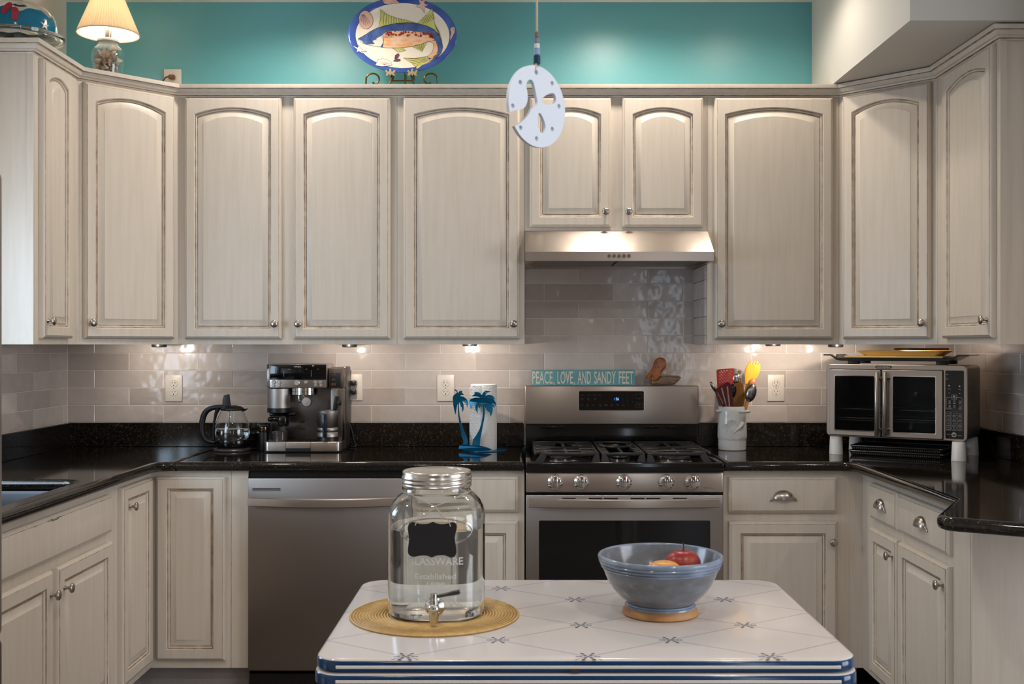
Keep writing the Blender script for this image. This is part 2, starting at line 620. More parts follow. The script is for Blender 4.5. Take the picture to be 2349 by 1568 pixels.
# ------------------------------------------------------------------ the room
XL, XR = -1.99, 1.943
HC = 2.885
mb = MB().box(XL - 0.12, 0, 0, XR + 0.12, 0.12, HC)
wall_back = mb.build('wall_back', TEAL, smooth=0)
tag(wall_back, kind='structure')
WY0, WY1, WZ0, WZ1 = -2.2, -1.3, 1.04, 1.86
mb = MB()
mb.box(XL - 0.12, WY1, 0, XL, 0, HC).box(XL - 0.12, -7.6, 0, XL, WY0, HC).box(XL - 0.12, WY0, 0, XL, WY1, WZ0).box(XL - 0.12, WY0, WZ1, XL, WY1, HC)
wall_left = tag(mb.build('wall_left', WHITE, smooth=0), kind='structure')
wall_right = tag(MB().box(XR, -1.6, 0, XR + 0.12, 0, HC).build('wall_right', WHITE, smooth=0), kind='structure')
mb = MB().box(XR + 0.12, -1.6, 0, 4.6, -1.48, HC).box(4.6, -7.6, 0, 4.72, -5.5, HC).box(4.6, -2.9, 0, 4.72, -1.48, HC).box(4.6, -5.5, 0, 4.72, -2.9, 0.35).box(4.6, -5.5, 2.35, 4.72, -2.9, HC)
tag(mb.build('wall_side', WHITE, smooth=0), kind='structure')
mb = MB().box(XL, -7.72, 0, 1.62, -7.6, HC).box(1.94, -7.72, 0, 4.6, -7.6, HC).box(1.62, -7.72, 2.26, 1.94, -7.6, HC).box(1.62, -7.72, 0, 1.94, -7.6, 0.34)
tag(mb.build('wall_front', REAR, smooth=0), kind='structure')
tag(MB().box(XL - 0.12, -7.72, HC, 4.72, 0.12, HC + 0.1).build('ceiling', CEIL, smooth=0), kind='structure')
tag(MB().box(XL - 0.12, -7.72, -0.1, 4.72, 0.12, 0).build('floor', FLOORM, smooth=0), kind='structure')
mb = MB()
for a, b, c, d in ((WY0, WY0 + 0.04, WZ0, WZ1), (WY1 - 0.04, WY1, WZ0, WZ1), (WY0, WY1, WZ0, WZ0 + 0.04), (WY0, WY1, WZ1 - 0.04, WZ1), ((WY0 + WY1) / 2 - 0.015, (WY0 + WY1) / 2 + 0.015, WZ0, WZ1)):
    mb.box(XL - 0.07, a, c, XL - 0.03, b, d)
tag(mb.build('window_1', WHITEP, smooth=0), kind='structure')
mb = MB()
for x in (1.62, 1.90):
    mb.box(x, -7.60, 0.34, x + 0.04, -7.57, 2.26)
for z in (0.34, 2.22):
    mb.box(1.62, -7.60, z, 1.94, -7.57, z + 0.04)
tag(mb.build('window_2', WHITEP, smooth=0), kind='structure')
mb = MB()
for y in (-5.5, -4.22, -2.95):
    mb.box(4.57, y, 0.35, 4.60, y + 0.05, 2.35)
for z in (0.35, 2.30):
    mb.box(4.57, -5.5, z, 4.60, -2.9, z + 0.05)
tag(mb.build('window_3', WHITEP, smooth=0), kind='structure')  # frame of the unseen opening added for the side fill
# the soffit over the right-hand wall cabinets
mb = MB().box(1.304, -1.2, 2.446, XR - 0.001, -0.001, HC - 0.001)
tag(mb.build('trim_1', WHITE, smooth=0), kind='structure')

# tiled backsplash: every tile a piece
TW, TH, GR = 0.305, 0.0765, 0.0025
TZ0 = 1.029
tile_cache = {}


def tile_mesh(wd, ht):
    k = (round(wd, 4), round(ht, 4))
    if k not in tile_cache:
        b = 0.0015
        m = MB()
        L = [[(i, y, i), (wd - i, y, i), (wd - i, y, ht - i), (i, y, ht - i)] for i, y in ((0, 0), (0, -0.0080), (b, -0.0092))]
        m.loops(L, cap0=0, cap1=0)
        tile_cache[k] = m.make('tile', [TILE], 0)
    return tile_cache[k]


def tile_rows(parent, a0, a1, rows, off_even, off_odd, place):
    for r in rows:
        z0 = TZ0 + r * TH + GR / 2
        off = off_even if r % 2 == 0 else off_odd
        k = math.floor((a0 - off) / TW)
        x = off + k * TW
        while x < a1 - 1e-6:
            s, e = max(x + GR / 2, a0), min(x + TW - GR / 2, a1)
            if e - s > 0.006:
                loc, rz = place(s, e, z0)
                put('tile', tile_mesh(e - s, TH - GR), parent, loc, (random.uniform(-0.004, 0.004), 0, rz + random.uniform(-0.002, 0.002)))
            x += TW


g = MB().box(-1.985, -0.0082, 0.93, 1.938, -0.0001, 1.45)
g.box(0.036, -0.0082, 1.45, 0.782, -0.0001, 1.705)
g.build('grout', GROUT, wall_back, smooth=0)
EV, OD = -0.031, -0.183
tile_rows(wall_back, -1.978, 1.930, range(0, 5), EV, OD, lambda s, e, z: ((s, -0.0005, z), 0))
tile_rows(wall_back, 0.036, 0.782, range(5, 9), EV, OD, lambda s, e, z: ((s, -0.0005, z), 0))
MB().box(XL, -1.20, 0.93, XL + 0.0082, -0.006, 1.43).build('grout', GROUT, wall_left, smooth=0)
tile_rows(wall_left, -1.20, -0.012, range(0, 5), -0.352, -0.19, lambda s, e, z: ((XL + 0.0005, s, z), PI / 2))
MB().box(XR - 0.0082, -1.15, 0.93, XR, -0.006, 1.43).build('grout', GROUT, wall_right, smooth=0)
tile_rows(wall_right, 0.012, 1.15, range(0, 5), 0.175, 0.02, lambda s, e, z: ((XR - 0.0005, -s, z), -PI / 2))

# ------------------------------------------------------------------ cabinets
knob_me = MB().lathe([(0.0075, 0), (0.0075, 0.002), (0.0048, 0.006), (0.0045, 0.013), (0.008, 0.017), (0.0145, 0.021), (0.0155, 0.0245), (0.0135, 0.028), (0.007, 0.0305), (0, 0.031)], 20, 0,
                     Matrix.Rotation(PI / 2, 4, 'X')).make('knob', [NICKEL], 50)


def pull_mesh():
    m = MB()
    a, b, c = 0.040, 0.034, 0.026
    nu, nv = 20, 8
    vs, fs = [], []
    for sgn, q in ((1, 1.0), (0, 0.93)):
        for i in range(nu + 1):
            u = PI * i / nu
            for j in range(nv + 1):
                v = PI / 2 * j / nv
                vs.append((-a * q * math.cos(u), -c * q * math.sin(u) ** 0.8 * math.sin(v), b * q * math.sin(u) ** 0.9 * math.cos(v)))
    N = (nu + 1) * (nv + 1)
    for k in (0, N):
        for i in range(nu):
            for j in range(nv):
                p = k + i * (nv + 1) + j
                fs.append((p, p + 1, p + nv + 2, p + nv + 1))
    for i in range(nu):
        p = i * (nv + 1) + nv
        fs.append((p, p + N, p + N + nv + 1, p + nv + 1))
    m.add(vs, fs)
    for s in (-1, 1):
        m.tube([(s * 0.036, -0.003, 0.006), (s * 0.044, -0.004, -0.002), (s * 0.052, -0.003, -0.008)], [0.004, 0.0055, 0.003], 8)
    return m.make('cup_pull', [NICKEL], 60)


pull_me = pull_mesh()


def lp(wd, h, i, y, rise=0.0, n=14):
    p = [(i, y, i), (wd - i, y, i)]
    for k in range(n + 1):
        u = k / n
        p.append((wd - i - (wd - 2 * i) * u, y, h - i - rise * (2 * u - 1) ** 2))
    return p


def add_door(parent, x, z, wd, h, rise=0.0, knob=None, stile=0.05, name='door'):
    m = MB()
    prof = [(0, -0.0005, 0), (0, -0.012, 0), (0.003, -0.0168, 0), (0.009, -0.0198, 0), (0.0104, -0.0215, 0), (stile - 0.006, -0.0215, rise), (stile - 0.0035, -0.0185, rise), (stile + 0.001, -0.0165, rise),
            (stile + 0.004, -0.0115, rise), (stile + 0.006, -0.0105, rise), (stile + 0.008, -0.0005, rise)]
    loops = [lp(wd, h, i, y, r) for i, y, r in prof]
    m.loops(loops, mats=[0, 0, 0, 1, 0, 0, 1, 0, 1, 0, 0], close=True)
    m.v = [(a + x, b, c + z) for a, b, c in m.v]
    d = m.build(name, [PAINT, GLAZE], parent, local=True)
    m = MB()
    s = stile + 0.0065
    prof = [(s, -0.004, rise), (s, -0.0105, rise), (s + 0.0015, -0.0108, rise), (s + 0.024, -0.0178, rise), (s + 0.0255, -0.0195, rise)]
    m.loops([lp(wd, h, i, y, r) for i, y, r in prof], mats=[0, 1, 0, 0], cap0=0, cap1=0)
    m.v = [(a + x, b, c + z) for a, b, c in m.v]
    m.build('panel', [PAINT, GLAZE], d, local=True)
    if knob:
        put('knob', knob_me, d, (knob[0], -0.021, knob[1]))
    return d


def add_drawer(parent, x, z, wd, h, pull=None, name='drawer'):
    m = MB()
    prof = [(0, -0.0005), (0, -0.011), (0.003, -0.015), (0.009, -0.0185), (0.0104, -0.0203), (0.014, -0.0213)]
    m.loops([lp(wd, h, i, y, 0, 2) for i, y in prof], mats=[0, 0, 0, 1, 0], cap0=0, cap1=0)
    m.v = [(a + x, b, c + z) for a, b, c in m.v]
    d = m.build(name, [PAINT, GLAZE], parent, local=True)
    if pull:
        put('cup_pull', pull_me, d, (pull[0], -0.0213, pull[1]))
    return d


def frame(parent, x0, x1, z0, z1, verts, horis, t=0.02, name='face_frame'):
    """verts: (xa, xb) stiles; horis: (xa, xb, za, zb) rails"""
    m = MB()
    for a, b in verts:
        m.box(a, 0, z0, b, t, z1)
    for a, b, c, d in horis:
        m.box(a, 0.0004, c, b, t, d)
    return m.build(name, PAINT, parent, local=True, smooth=0)


UB, UT = 1.373, 2.412            # bottom and top of the wall cabinets
G_UP, G_LOW = 'cream wall cabinets', 'cream base cabinets'


def upper(name, label, loc, rz, wd, depth, doors, zb=UB, zt=UT, carcass=None, door_top=2.391, door_bot=None, rise=0.028):
    z0 = zb
    t = thing(name, label, 'cabinet', (loc[0], loc[1], z0), rz, G_UP)
    h = zt - zb
    db = (door_bot if door_bot is not None else zb + 0.022) - z0
    dt = door_top - z0
    m = MB()
    if carcass:
        m.prism(carcass, 0, h)
    else:
        m.box(0, 0.0202, 0, wd, depth, h)
    m.build('carcass', PAINT, t, local=True, smooth=0)
    xs = [0.0]
    for a, b, _ in doors:
        xs += [a + 0.012, b - 0.012]
    xs.append(wd)
    st = [(xs[i], xs[i + 1]) for i in range(0, len(xs), 2)]
    ra = [(st[i][1], st[i + 1][0], c, d) for i in range(len(st) - 1) for c, d in ((0, db + 0.012), (dt - 0.012, h))]
    frame(t, 0, wd, 0, h, st, ra)
    for a, b, k in doors:
        kk = None
        if k == 'l':
            kk = (a + 0.024, db + 0.062)
        elif k == 'r':
            kk = (b - 0.024, db + 0.062)
        add_door(t, a, db, b - a, dt - db, rise, kk, 0.047)
    return t


FY = -0.305
cabA = upper('wall_cabinet', 'cream two-door wall cabinet above the kettle and coffee machine', (-1.400, FY), 0, 0.905, 0.29, [(0.030, 0.430, 'r'), (0.479, 0.879, 'l')])
cabB = upper('wall_cabinet', 'cream single-door wall cabinet with the fish platter standing on top', (-0.494, FY), 0, 0.527, 0.29, [(0.027, 0.506, 'r')])
cabH = upper('wall_cabinet', 'short cream two-door wall cabinet directly above the steel range hood', (0.034, FY), 0, 0.754, 0.29,
             [(0.020, 0.356, 'r'), (0.402, 0.736, 'l')], zb=1.842, door_bot=1.856)
cabD = upper('wall_cabinet', 'cream single-door wall cabinet above the utensil crock, right of the range hood', (0.789, FY), 0, 0.545, 0.29, [(0.028, 0.516, 'l')])
for r in range(4, 9):
    z0 = TZ0 + r * TH + GR / 2
    z1 = z0 + TH - GR
    z0 = max(z0, UB + 0.002)
    z1 = min(z1, 1.702)
    o = put('tile', tile_mesh(0.282, z1 - z0), cabD, (-0.0003, 0.293, z0 - UB), (0, 0, -PI / 2))
dl = math.hypot(0.30, 0.295)
# diagonal corner cabinets, local frame at the front-left of the diagonal face
cl = [(0, 0.0205), (dl, 0.0205), (dl + 0.20, 0.22), (dl / 2, 0.60), (-0.20, 0.22)]
upper('wall_cabinet', 'cream diagonal corner wall cabinet beneath the seashell table lamp', (-1.70, -0.60), PI / 4 - 0.008, dl, 0.1, [(0.022, dl - 0.024, 'l')], carcass=cl, rise=0.03)
upper('wall_cabinet', 'cream diagonal corner wall cabinet above the toaster oven', (1.335, -0.305), -PI / 4, dl - 0.006, 0.1, [(0.024, dl - 0.028, 'r')], carcass=cl, rise=0.03)
cabL = upper('wall_cabinet', 'cream wall cabinet with narrow door at far left, glass cake stand on top', (-1.70, -0.97), PI / 2, 0.37, 0.285, [(0.033, 0.288, 'l')], rise=0.026)
cabR = upper('wall_cabinet', 'cream wall cabinet with plain end panel, at far right under the soffit', (1.628, -0.60), -PI / 2, 0.535, 0.31, [(0.090, 0.516, 'r')], rise=0.028)
# framed end panels facing the room
for cab, x0, x1, xs in ((cabL, -1.985, -1.7005, -1.722), (cabR, 1.6285, 1.940, 1.650)):
    yb = -0.9703 if cab is cabL else -1.1353
    m = MB()
    m.box(x0, yb - 0.006, UB, x1, yb, UT)
    if cab is cabL:
        m.box(xs, yb - 0.010, UB, x1 + 0.0005, yb - 0.006, UT).box(x0, yb - 0.010, UB, xs, yb - 0.006, UB + 0.022)
    else:
        m.box(x0 - 0.0005, yb - 0.010, UB, xs, yb - 0.006, UT).box(xs, yb - 0.010, UB, x1, yb - 0.006, UB + 0.018)
    m.build('end_panel', PAINT, cab, smooth=0)

# crown moulding swept along the tops
path = [(-1.985, -0.980), (-1.701, -0.980), (-1.701, -0.601), (-1.400, -0.3055), (1.335, -0.3055), (1.6275, -0.600), (1.6275, -1.146), (1.940, -1.146)]
cprof = [(-0.02, 2.395), (0.001, 2.395), (0.004, 2.400), (0.011, 2.402), (0.013, 2.408), (0.019, 2.410), (0.024, 2.416), (0.027, 2.424), (0.035, 2.426), (0.037, 2.436), (0.037, 2.441), (-0.02, 2.441)]
pts = [Vector((x, y)) for x, y in path]
rings = []
for i, p in enumerate(pts):
    ns = []
    if i > 0:
        d = (p - pts[i - 1]).normalized()
        ns.append(Vector((d.y, -d.x)))
    if i < len(pts) - 1:
        d = (pts[i + 1] - p).normalized()
        ns.append(Vector((d.y, -d.x)))
    b = ns[0] if len(ns) == 1 else (ns[0] + ns[1]) / (1 + ns[0].dot(ns[1]))
    rings.append([(p.x + b.x * o, p.y + b.y * o, z) for o, z in cprof])
m = MB()
m.loops(rings, cap0=0, cap1=0)
n = len(cprof)
for k in range(len(m.f)):
    if len(m.f[k]) == 4 and (k % n) in (2, 7):
        m.m[k] = 1
crown = m.build('crown_molding', [PAINT, GLAZE], smooth=25)
tag(crown, 'stepped cream crown molding running along the tops of all the wall cabinets', 'molding')

# ------------------------------------------------------------------ base cabinets
BB, BT = 0.126, 0.885
BY = -0.61


def base(name, label, loc, rz, wd, depth=0.585, top=BT):
    t = thing(name, label, 'cabinet', (loc[0], loc[1], 0), rz, G_LOW)
    m = MB().box(0, 0.0202, BB, wd, depth, top)
    m.build('carcass', PAINT, t, local=True, smooth=0)
    MB().box(0.0, 0.075, 0.001, wd, 0.09, BB).build('toe_kick', KICK, t, local=True, smooth=0)
    return t


# corner unit with two doors meeting in the corner
t = thing('corner_base_cabinet', 'cream corner base cabinet with two narrow doors meeting, left of dishwasher', 'cabinet', (-1.412, BY, 0), 0, G_LOW)
m = MB().box(-1.985, -0.585, BB, -1.036, -0.02, BT).box(-1.985, -0.99, BB, -1.434, -0.585, BT)
m.build('carcass', PAINT, t, smooth=0)
m = MB().box(-1.412, BY, BB, -1.036, BY + 0.024, BT).box(-1.434, -0.99, BB, -1.412, BY + 0.024, BT)
m.build('face_frame', PAINT, t, smooth=0)
MB().box(-1.1015, BY - 0.0008, BB, -1.1000, BY, BT).build('seam', GLAZE, t, smooth=0)
MB().box(-1.475, -0.545, 0.001, -1.036, -0.53, BB).box(-1.49, -0.99, 0.001, -1.475, -0.53, BB).build('toe_kick', KICK, t, smooth=0)
d1 = add_door(t, 0.024, 0.158, 0.268, 0.706, 0, None, 0.049)
d2 = add_door(t, 0, 0.158, 0.318, 0.706, 0, (0.06, 0.79), 0.049)
for o in [d2] + list(d2.children):
    if o.parent is t:
        o.location = (0.0, -0.345, 0)
        o.rotation_euler = (0, 0, PI / 2)

t = base('sink_base_cabinet', 'cream base cabinet under the sink with false drawer front and two doors', (-1.412, -2.10), PI / 2, 1.108, top=0.69)
frame(t, 0, 1.108, BB, BT, [(0, 0.10), (0.545, 0.605), (1.03, 1.108)], [(0.10, 1.03, BB, 0.17), (0.10, 1.03, 0.684, 0.738), (0.10, 1.03, 0.845, BT)])
fd = add_drawer(t, 0.09, 0.727, 0.955, 0.130, None, 'false_drawer_front')
CHIP = mat('worn_wood_chip', rgb(74, 56, 44), 0.7)
m = MB()
for cx_, cz_, w_, h_ in ((0.575, 0.8445, 0.030, 0.0018), (0.552, 0.8485, 0.012, 0.0016), (0.603, 0.8480, 0.018, 0.0014), (0.530, 0.8470, 0.006, 0.0014), (0.44, 0.846, 0.010, 0.001)):
    m.mesh(plate([smooth_poly([(-w_, -h_), (-w_ * 0.3, -h_ * 0.4), (w_ * 0.2, -h_), (w_, h_ * 0.3), (w_ * 0.6, h_), (-w_ * 0.1, h_ * 0.5), (-w_ * 0.8, h_)], 1)], 0.0004), Matrix.Translation((cx_, -0.0214, cz_)) @ FRONT)
m.build('paint_chips', CHIP, fd, local=True, smooth=0)['kind'] = 'stuff'
add_door(t, 0.12, 0.158, 0.447, 0.536, 0, (0.542, 0.624), 0.05)
add_door(t, 0.598, 0.158, 0.452, 0.536, 0, (0.640, 0.624), 0.05)

t = base('base_cabinet', 'cream base cabinet with drawer between dishwasher and gas range, behind the glass jar', (-0.434, BY), 0, 0.464)
frame(t, 0, 0.464, BB, BT, [(0, 0.045), (0.42, 0.464)], [(0.045, 0.42, BB, 0.17), (0.045, 0.42, 0.684, 0.738), (0.045, 0.42, 0.855, BT)])
add_drawer(t, 0.026, 0.728, 0.413, 0.137, (0.232, 0.79))
add_door(t, 0.026, 0.158, 0.413, 0.536, 0, (0.058, 0.62), 0.05)

t = base('base_cabinet', 'cream base cabinet with one drawer and door just right of the gas range', (0.797, BY), 0, 0.539)
frame(t, 0, 0.539, BB, BT, [(0, 0.03), (0.425, 0.486), (0.4865, 0.539)], [(0.03, 0.425, BB, 0.17), (0.03, 0.425, 0.684, 0.738), (0.03, 0.425, 0.855, BT)])
add_drawer(t, 0.018, 0.725, 0.418, 0.138, (0.2265, 0.781))
add_door(t, 0.018, 0.158, 0.418, 0.535, 0, (0.415, 0.616), 0.05)

t = base('peninsula_base_cabinet', 'cream base cabinet run with two drawers and plain end panel, at far right', (1.336, BY), -PI / 2, 0.99, 0.595)
frame(t, 0, 0.99, BB, BT, [(0, 0.146), (0.408, 0.447), (0.855, 0.99)], [(0.146, 0.408, BB, 0.17), (0.447, 0.855, BB, 0.17), (0.146, 0.408, 0.684, 0.738), (0.447, 0.855, 0.684, 0.738), (0.146, 0.408, 0.85, BT), (0.447, 0.855, 0.85, BT)])
add_drawer(t, 0.134, 0.727, 0.286, 0.131, (0.274, 0.783))
add_drawer(t, 0.435, 0.727, 0.432, 0.131, (0.668, 0.783))
add_door(t, 0.134, 0.155, 0.286, 0.537, 0, (0.390, 0.633), 0.05)
add_door(t, 0.435, 0.155, 0.432, 0.537, 0, (0.841, 0.631), 0.05)
m = MB().box(1.337, -1.612, BB - 0.12, 1.938, -1.6005, BT).box(1.3362, -1.617, BB - 0.12, 1.352, -1.612, BT)
m.build('end_panel', PAINT, t, smooth=0)

# ------------------------------------------------------------------ countertops
CT = 0.924


def slab(name, label, outline, holes=()):
    me = plate([outline] + list(holes), 0.037, 0.0165, 4)
    m = MB().mesh(me, Matrix.Translation((0, 0, CT - 0.0185)))
    bpy.data.meshes.remove(me)
    o = m.build(name, GRAN, smooth=30)
    return tag(o, label, 'countertop')


hole = rrect(-1.86, -1.98, -1.445, -1.20, 0.06, 6)[::-1]
lc = slab('countertop', 'black granite countertop with the sink cutout, left of the visible seam',
          [(-1.972, -0.014), (-1.972, -2.24), (-1.368, -2.24), (-1.368, -0.70), (-1.352, -0.662), (-1.32, -0.650), (-1.306, -0.650), (-1.306, -0.014)], [hole])
bc = slab('countertop', 'black granite countertop under the kettle and coffee machine, above the dishwasher', [(-1.3045, -0.014), (-1.3045, -0.650), (0.030, -0.650), (0.030, -0.014)])
pen = [(0.797, -0.014), (0.797, -0.650), (1.24, -0.650), (1.268, -0.665), (1.278, -0.70), (1.276, -1.635), (1.117, -1.912), (1.106, -1.945), (1.112, -1.978), (1.136, -1.998), (1.95, -2.487), (1.95, -1.62), (1.928, -1.60), (1.928, -0.014)]
rc = slab('countertop', 'black granite countertop holding the toaster oven, with clipped overhanging end', pen)
for par, bx in ((lc, [(-1.974, -0.030, CT, -1.306, -0.0105, TZ0), (-1.978, -1.2, CT, -1.958, -0.0105, TZ0)]), (bc, [(-1.3045, -0.030, CT, 0.030, -0.0105, TZ0)]),
                (rc, [(0.797, -0.030, CT, 1.930, -0.0105, TZ0), (1.912, -1.15, CT, 1.932, -0.0105, TZ0)])):
    m = MB()
    for b in bx:
        m.box(*b, r=0.002, seg=1)
    m.build('backsplash_strip', GRAN, par, smooth=0)

t = thing('sink', 'dark undermount kitchen sink sunk into the left granite countertop', 'sink', (-1.65, -1.59, 0.70))
m = MB()
z = CT - 0.0375
L = []
for i, zz in ((-0.02, z), (0.0, z), (0.004, z - 0.01), (0.012, 0.73), (0.05, 0.71)):
    L.append([(x, y, zz) for x, y in rrect(-1.86 + i, -1.98 + i, -1.445 - i, -1.20 - i, 0.06, 6)])
m.loops(L, cap1=0)
m.build('basin', mat('dark_composite', rgb(40, 44, 52), 0.3), t)
MB().lathe([(0.05, 0.711), (0.05, 0.7135), (0.035, 0.7145), (0.03, 0.7125), (0, 0.7125)], 24, 0, Matrix.Translation((-1.65, -1.59, 0))).build('drain', CHROME, t)

# ------------------------------------------------------------------ fridge edge at far left
t = thing('refrigerator', 'stainless refrigerator whose edge shows at the far left of the frame', 'refrigerator', (-1.59, -2.72, 0))
MB().box(-1.975, -3.16, 0.02, -1.275, -2.285, 1.75, r=0.004).build('body', SLATE, t)
MB().box(-1.27, -3.155, 0.70, -1.192, -2.275, 1.77, r=0.012).build('door', STEELV, t)
MB().box(-1.27, -3.155, 0.05, -1.192, -2.275, 0.69, r=0.012).build('freezer_drawer', STEELV, t)

# ------------------------------------------------------------------ gas range
t = thing('gas_range', 'stainless gas range with black cooktop, between two granite countertops', 'range', (0.4135, -0.33, 0))
RX0, RX1 = 0.0345, 0.7925
MB().box(RX0 + 0.001, -0.60, 0.02, RX1 - 0.001, -0.035, 0.886).build('body', BLACKM, t, smooth=0)
m = MB().box(RX0, -0.652, 0.886, RX1, -0.035, 0.908, r=0.003)
m.box(RX0, -0.656, 0.884, RX1, -0.632, 0.923, r=0.006, seg=3)
m.box(RX0, -0.64, 0.89, RX0 + 0.022, -0.06, 0.922, r=0.005).box(RX1 - 0.022, -0.64, 0.89, RX1, -0.06, 0.922, r=0.005)
m.build('cooktop', BLACK, t)
m = MB().box(RX0 + 0.005, -0.062, 0.906, RX1 - 0.005, -0.034, 1.03, r=0.003)
for a, b in ((0.10, 0.18), (0.19, 0.205), (0.56, 0.62), (0.65, 0.70)):
    m.box(a, -0.066, 1.008, b, -0.06, 1.016, r=0.001)
m.build('rear_panel', BLACK, t)
MB().box(RX0, -0.078, 1.024, RX1, -0.034, 1.1935, r=0.006, seg=3).build('backguard', STEEL, t)
bz = MB().mesh(plate([rrect(-0.1445, -0.045, 0.1445, 0.045, 0.006)], 0.003, 0.0008), Matrix.Translation((0.4125, -0.0785, 1.128)) @ FRONT).build('display_bezel', STEEL, t)
disp = MB().mesh(plate([rrect(-0.141, -0.0415, 0.141, 0.0415, 0.005)], 0.002), Matrix.Translation((0.4118, -0.0803, 1.128)) @ FRONT).build('display_panel', SCREEN, t, smooth=0)


def px_disp(x, y):        # position on the display sheet
    return 0.2695 + (x - 228) / (2165 - 228) * 0.2845, 1.1705 - (y - 208) / (800 - 208) * 0.0845


m = MB()
X, Z = px_disp(1372, 448)
m.mesh(fit_text('56', 0.0135, 0.0125, bold=0.02), Matrix.Translation((X, -0.0816, Z)) @ FRONT)
X2, _ = px_disp(1283, 448)
m.mesh(fit_text(':', 0.002, 0.009, bold=0.03), Matrix.Translation((X2, -0.0816, Z)) @ FRONT)
m.build('clock_digits', DIGIT, disp, smooth=0)
m = MB()
for s, x, y in [('Broil', 340, 335), ('Bake', 535, 335), ('Warm', 705, 335), ('Proof', 850, 335), ('Convect', 345, 435), ('Cook', 325, 472), ('Frozen', 520, 435), ('Bake', 520, 472), ('Self', 705, 435), ('Clean', 715, 472),
                ('Power', 330, 630), ('Slow', 495, 630), ('Cook', 495, 665), ('Air Fry', 660, 632), ('Keep', 865, 630), ('Temp', 865, 665), ('Oven', 1025, 615), ('On/Off', 1040, 648), ('Lock', 1210, 615), ('Timer', 1215, 648),
                ('Delay', 1385, 615), ('Start', 1390, 648), ('Cancel', 1545, 635), ('1', 1535, 330), ('2', 1675, 330), ('3', 1815, 330), ('4', 1535, 437), ('5', 1675, 437), ('6', 1815, 437), ('7', 1535, 530), ('8', 1675, 530), ('9', 1815, 530), ('0', 1675, 632),
                ('Off', 2010, 452), ('START', 2018, 616), ('On', 2018, 655)]:
    X, Z = px_disp(x, y)
    m.mesh(text(s, 0.0034, 0.0001), Matrix.Translation((X, -0.0815, Z)) @ FRONT)
for x, y in ((2012, 360), (2018, 635)):
    X, Z = px_disp(x, y)
    m.mesh(plate([rrect(-0.0145, -0.0095, 0.0145, 0.0095, 0.002), rrect(-0.0141, -0.0091, 0.0141, 0.0091, 0.002)[::-1]], 0.0003), Matrix.Translation((X, -0.0815, Z)) @ FRONT)
m.build('panel_lettering', PRINTD, disp, smooth=0)
cp = MB().box(RX0 + 0.001, -0.640, 0.806, RX1 - 0.001, -0.600, 0.883, r=0.005).build('control_panel', STEEL, t)
for x in (0.148, 0.249, 0.411, 0.5735, 0.6735):
    mk = Matrix.Translation((x, -0.6395, 0.846)) @ Matrix.Rotation(PI / 2, 4, 'X')
    kn = MB().lathe([(0.030, 0), (0.0305, 0.004), (0.029, 0.009), (0.0215, 0.014), (0.020, 0.015), (0.0, 0.0152)], 36, 0, mk).box(x - 0.0085, -0.668, 0.824, x + 0.0085, -0.652, 0.873, r=0.004).build('control_knob', CHROME, t)
    MB().mesh(plate([[(-0.0025, 0.013), (0.0025, 0.013), (0.0022, 0.006), (0, 0.003), (-0.0022, 0.006)]], 0.0008), Matrix.Translation((x, -0.6683, 0.853)) @ FRONT).build('red_pointer', RED, kn, smooth=0)
m = MB()
for s, x, z, h in [('HI', 0.115, 0.868, 0.003), ('HI', 0.217, 0.868, 0.003), ('HI', 0.379, 0.868, 0.003), ('LO-HI', 0.620, 0.826, 0.003), ('Simmer', 0.615, 0.822, 0.003), ('Power Burner', 0.727, 0.826, 0.0035), ('rapid boil for large pots', 0.735, 0.821, 0.0028)]:
    m.mesh(text(s, h, 0.0001), Matrix.Translation((x, -0.6403, z)) @ FRONT)
m.build('panel_lettering', PRINTD, cp, smooth=0)
door = MB().box(RX0 + 0.001, -0.640, 0.125, RX1 - 0.001, -0.601, 0.797, r=0.005).build('oven_door', STEELV, t)
MB().mesh(plate([rrect(-0.328, -0.205, 0.328, 0.205, 0.006)], 0.002, 0.0005), Matrix.Translation((0.4135, -0.6405, 0.494)) @ FRONT).build('window', SCREEN, door, smooth=0)
for a, b in ((1289, 1320), (1350, 1381), (1385, 1417), (1446, 1478), (1482, 1514), (1543, 1575)):
    MB().box((a - 1185) / 598, -0.6408, 0.7755, (b - 1185) / 598, -0.630, 0.786).build('vent', DARK, door, smooth=0)
m = MB()
L = []
for i in range(25):
    u = i / 24
    x = 0.046 + 0.7226 * u
    y = -0.680 - 0.026 * math.sin(PI * u)
    L.append([(x, y + a, 0.7715 + b) for a, b in ((-0.008, -0.014), (-0.009, 0.0), (-0.008, 0.014), (-0.003, 0.0165), (0.008, 0.0165), (0.008, -0.0165), (-0.003, -0.0165))])
m.loops(L, cap0=0, cap1=0)
for x in (0.056, 0.759):
    m.box(x - 0.008, -0.682, 0.758, x + 0.008, -0.637, 0.785, r=0.002)
m.build('handle', STEEL, door, smooth=40)
MB().box(RX0 + 0.001, -0.636, 0.03, RX1 - 0.001, -0.601, 0.118, r=0.005).build('storage_drawer', STEEL, t)
